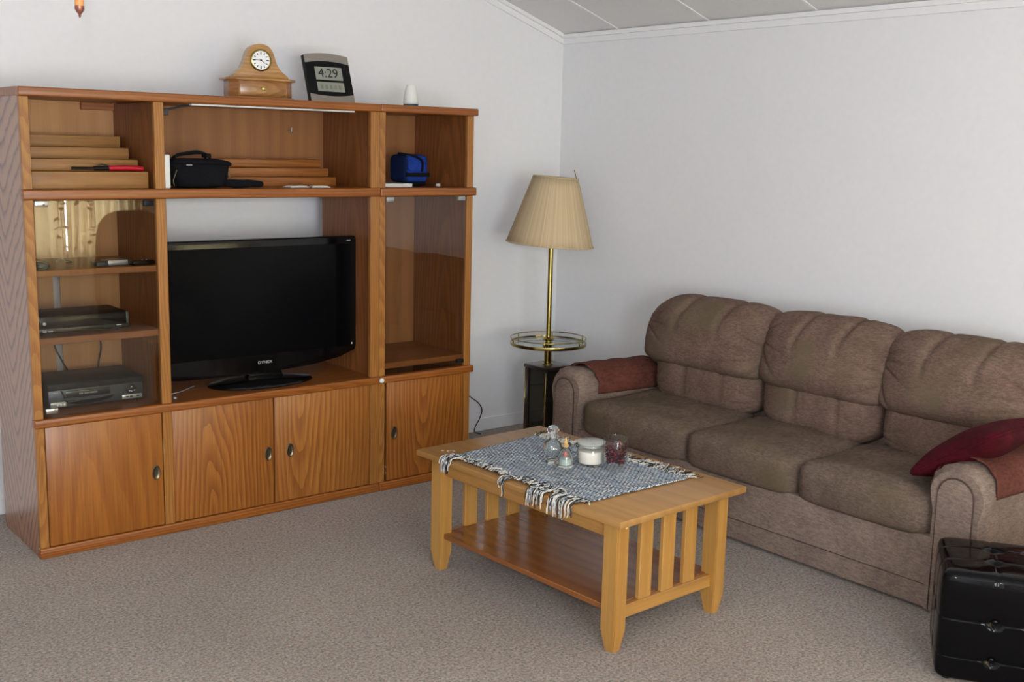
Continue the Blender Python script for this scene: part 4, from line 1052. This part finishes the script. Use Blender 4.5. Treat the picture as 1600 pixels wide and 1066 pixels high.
# ------------------------------------------------------------------ glassware on the runner
RT = TZ2+.0095
def onT(x, y): c_, s_ = math.cos(TH), math.sin(TH); return (-1.7501+c_*x-s_*y, -2.114+s_*x+c_*y, RT)
t = thing('glass_decanter', 'small clear glass urn with a round stopper, leftmost of the glassware', 'decanter', onT(-.055, .062)); t.scale = (1.12,)*3
bm = B(); lathe(bm, [(0, 0), (.022, 0), (.023, .004), (.014, .008), (.012, .014), (.022, .026), (.032, .044), (.033, .056), (.026, .072), (.013, .081), (.011, .088), (.018, .094), (.0175, .0965), (.009, .094), (.0085, .084), (.022, .070), (.029, .055), (.028, .045), (.018, .028), (.008, .018), (0, .016)], 28); obj('urn', bm, M['glass'], t, smooth=60)
bm = B(); lathe(bm, [(0, .090), (.007, .091), (.008, .098), (.016, .104), (.021, .114), (.016, .125), (.006, .130), (0, .131)], 24); obj('stopper', bm, M['glass'], t, smooth=60)
t = thing('perfume_bottle', 'tiny tapered glass oil lamp bottle with amber finial and red centre', 'bottle', onT(-.045, .002)); t.scale = (1.12,)*3
bm = B(); lathe(bm, [(0, 0), (.026, 0), (.028, .005), (.026, .03), (.018, .055), (.010, .064), (.0075, .066), (.0075, .064), (.014, .054), (.022, .03), (.024, .007), (0, .006)], 24); obj('bottle_body', bm, M['glass'], t, smooth=60)
bm = B(); lathe(bm, [(0, .067), (.011, .067), (.012, .072), (.006, .077), (.008, .083), (.004, .089), (.003, .097), (0, .10)], 20); obj('finial', bm, plain('amber_resin', 'c8a468', .25), t, smooth=60, label='amber coloured finial')
bm = B(); lathe(bm, [(0, .030), (.008, .034), (.010, .042), (.006, .050), (0, .052)], 16); obj('bead', bm, plain('coral_red_bead', 'b8584a', .3), t, smooth=60)
bm = B(); lathe(bm, [(0, .0085), (.0205, .0085), (.0195, .026), (0, .026)], 20); obj('liquid', bm, plain('pale_teal_gel', 'bccac4', .2), t, smooth=60)
t = thing('glass_figurine', 'very small dark-topped glass ornament behind the amber-topped bottle', 'ornament', onT(-.01, .03))
bm = B(); lathe(bm, [(0, 0), (.016, 0), (.017, .01), (.013, .04), (.008, .055), (0, .056)], 20); obj('bottle_body', bm, M['glass'], t, smooth=60)
bm = puff(6, (.014, .010, .009), 2.5, lambda u, v, w_, p: p+Vector((0, 0, .008*u)), (0, 0, .066)); obj('stopper', bm, M['vcr_grey'], t, smooth=True)
t = thing('jar_candle', 'white candle in a glass jar with a flat glass lid', 'candle', onT(.052, -.034)); t.scale = (1.14,)*3
bm = B(); R = .046
lathe(bm, [(0, 0), (.038, 0), (.044, .004), (R, .012), (R, .062), (.043, .066), (.043, .069), (R-.0025, .062), (R-.0025, .013), (.04, .007), (0, .006)], 48); obj('jar', bm, M['jar'], t, smooth=60)
bm = B(); lathe(bm, [(0, .0085), (.040, .0085), (.0425, .014), (.0425, .048), (.040, .049), (0, .048)], 40); obj('wax', bm, M['wax'], t, smooth=50)
bm = B(); tube(bm, [(0, 0, .048), (.001, 0, .056)], .001, 6); obj('wick', bm, M['ink'], t)
bm = B(); lathe(bm, [(0, .0695), (.045, .0695), (.0475, .072), (.0475, .077), (.045, .0785), (0, .0785)], 48); lathe(bm, [(.036, .062), (.040, .062), (.040, .0695), (.036, .0695)], 40, closed=True); obj('lid', bm, plain('lid_glass_painted_sheen', 'aeb1aa', .12, coat=.5), t, smooth=50)  # opaque pale grey paints the milky reflection into the clear lid
t = thing('potpourri_glass', 'clear tumbler filled with dark red dried petals, rightmost of glassware', 'glass', onT(.075, -.138)); t.scale = (1.22,)*3
bm = B(); lathe(bm, [(0, 0), (.029, 0), (.0305, .003), (.035, .03), (.038, .065), (.0375, .098), (.036, .100), (.0355, .098), (.036, .065), (.033, .032), (.028, .016), (0, .014)], 40); obj('tumbler', bm, M['jar'], t, smooth=60)
rp = random.Random(11); bm = B()
for i in range(420):
    z = rp.uniform(.020, .078); rr = .033*math.sqrt(rp.random())*(.8+.2*z/.08)*.95; a = rp.uniform(0, 6.28)
    Mx = Matrix.Translation((rr*math.cos(a), rr*math.sin(a), z)) @ Matrix.Rotation(rp.uniform(0, 6), 4, Vector((rp.uniform(-1, 1), rp.uniform(-1, 1), rp.uniform(-1, 1))).normalized())
    s0 = rp.uniform(.0035, .0065); vs = [bm.verts.new(Mx @ Vector(p)) for p in ((-s0, 0, 0), (-s0*.3, s0*.8, .0015), (s0, s0*.3, 0), (s0*.6, -s0*.7, .002), (-s0*.4, -s0*.8, -.001), (0, 0, .004), (0, 0, -.001))]
    mi = 0 if rp.random() < .75 else 1
    for k in range(5):
        for c_ in (5, 6):
            f = bm.faces.new((vs[k], vs[(k+1) % 5], vs[c_])); f.material_index = mi
pt = obj('petals', bm, [M['petal'], M['petal_pink']], t, label='dark red dried petals'); pt['kind'] = 'stuff'

# ------------------------------------------------------------------ ottoman
HX_, HY_, HZ_, ZC_ = .187, .2275, .181, .186
BU, BV, BTX, BTY = (-.275, .275), (.17, -.53), (-.33, .33), (-.275, .275)
def ottofn(u, v, w_, p):
    p = p.copy()
    for nrm, ax, bb, A0, B0 in ((u, v, w_, BU, BV), (v, u, w_, BTX, BV), (w_, u, v, BTX, BTY)):
        if abs(nrm) > .93:
            k = 0
            for a0 in A0:
                k += .003*math.exp(-((ax-a0)/.02)**2)
                for b0 in B0: k += .014*math.exp(-((ax-a0)**2+(bb-b0)**2)/.008)
            for b0 in B0: k += .003*math.exp(-((bb-b0)/.02)**2)
            s = 1 if nrm > 0 else -1
            d = .006*(1-ax**4)*(1-bb**4)-k
            if nrm is v: p.y += s*d
            elif nrm is u: p.x += s*d
            elif s > 0: p.z += d
    p.z += -.010*max(0, w_)*(1-abs(u)*abs(v))*0
    return p
OT_A = Vector((-1.308, -3.362, 0)); ou = Vector((.838, .545, 0)); ov = Vector((.545, -.838, 0))
oc = OT_A + ou*HX_ + ov*HY_
ang = math.atan2(ou.y, ou.x)
ot = thing('ottoman', 'black tufted patent leather cube ottoman near the sofa arm', 'ottoman', (oc.x, oc.y, 0), ang)
obj('cushioned_cube', puff(72, (HX_, HY_, HZ_), 16, ottofn, (0, 0, ZC_)), M['leather'], ot, smooth=True)
spots = []
for f in (-1, 1):
    for b0 in BV:
        spots += [(Vector((f*(HX_-.009), a*HY_, ZC_+b0*HZ_)), Vector((f, 0, 0))) for a in BU]
        spots += [(Vector((a*HX_, f*(HY_-.009), ZC_+b0*HZ_)), Vector((0, f, 0))) for a in BTX]
spots += [(Vector((a*HX_, b0*HY_, ZC_+HZ_-.009)), Vector((0, 0, 1))) for a in BTX for b0 in BTY]
for p, n_ in spots:
    bm = B(); lathe(bm, [(0, -.002), (.010, -.002), (.011, .001), (.008, .004), (0, .0055)], 14)
    q = Vector((0, 0, 1)).rotation_difference(n_).to_matrix().to_4x4()
    for v_ in bm.verts: v_.co = Matrix.Translation(p) @ q @ v_.co
    obj('button', bm, M['leather'], ot, smooth=True)
for sx in (-1, 1):
    for sy in (-1, 1):
        bm = B(); lathe(bm, [(0, 0), (.014, 0), (.014, .008), (0, .008)], 14, (sx*(HX_-.04), sy*(HY_-.04), 0)); obj('foot', bm, M['black_matte'], ot)

# ------------------------------------------------------------------ hanging pull fob
FX, FY, FZ = -3.668, -2.60, 1.915
t = thing('ceiling_pull', 'wooden pull fob with copper tip hanging on a cord from ceiling', 'pull cord', (FX, FY, FZ))
bm = B(); lathe(bm, [(0, .004), (.006, .003), (.0095, .008), (.009, .05), (.0085, .10), (.006, .13), (.003, .14), (0, .141)], 20); obj('fob', bm, M['fob_wood'], t, smooth=60)
bm = B(); lathe(bm, [(0, -.016), (.002, -.014), (.003, -.008), (.0065, -.004), (.0098, .002), (.0098, .009), (.006, .010), (0, .010)], 16); obj('tip', bm, M['fob_copper'], t, smooth=60)
zc = ztop(FX)-FZ
bm = B(); tube(bm, [(0, 0, .138), (0, 0, zc-.01)], .0012, 6); obj('cord', bm, M['brass'], t)
bm = B(); lathe(bm, [(0, zc-.03), (.02, zc-.026), (.035, zc-.01), (.04, zc+.01), (0, zc+.01)], 20); obj('ceiling_cup', bm, M['brass'], t, smooth=60)

# hanging plant by the rear window (mirrored in the cabinet glass)
t = thing('hanging_plant', 'trailing leafy plant in a white pot hanging by the rear window', 'plant', (-1.12, -6.70, 1.50))
bm = B(); lathe(bm, [(0, 0), (.07, 0), (.10, .14), (.104, .15), (.095, .15), (.066, .01), (0, .01)], 24); obj('pot', bm, M['white_plastic'], t, smooth=40)
bm = B()
zc = ztop(-1.12)-1.50
for a in (0, 2.09, 4.19): tube(bm, [(.1*math.cos(a), .1*math.sin(a), .145), (0, 0, .5)], .002, 5)
tube(bm, [(0, 0, .5), (0, 0, zc)], .002, 5); obj('hanger', bm, M['cord'], t)
rp = random.Random(5); bm = B(); bl = B()
for k in range(9):
    a = rp.uniform(0, 6.28); r1 = rp.uniform(.1, .16); L = rp.uniform(.45, .95)
    pts = smoothpath([(.05*math.cos(a), .05*math.sin(a), .14), (r1*math.cos(a), r1*math.sin(a), .15), (r1*1.15*math.cos(a), r1*1.15*math.sin(a), 0), (r1*1.1*math.cos(a+.2), r1*1.1*math.sin(a+.2), -L*.5), (r1*1.2*math.cos(a), r1*1.2*math.sin(a), -L)], 6)
    tube(bm, pts, .002, 5)
    for p in pts[6::2]:
        b_ = rp.uniform(0, 6.28); d = Vector((math.cos(b_), math.sin(b_), rp.uniform(-.9, -.1))).normalized(); sd = d.cross(Vector((0, 0, 1))).normalized(); L2 = rp.uniform(.07, .11)
        q = [p, p+d*L2*.4+sd*L2*.3, p+d*L2, p+d*L2*.4-sd*L2*.3]; nrm = sd.cross(d)*.002
        vs = [bl.verts.new(x) for x in q]; v2 = [bl.verts.new(x+nrm) for x in q]
        bl.faces.new(vs); bl.faces.new(v2)
        for i in range(4): bl.faces.new((vs[i], vs[(i+1) % 4], v2[(i+1) % 4], v2[i]))
obj('vine', bm, M['leaf'], t); obj('leaves', bl, M['leaf'], t)
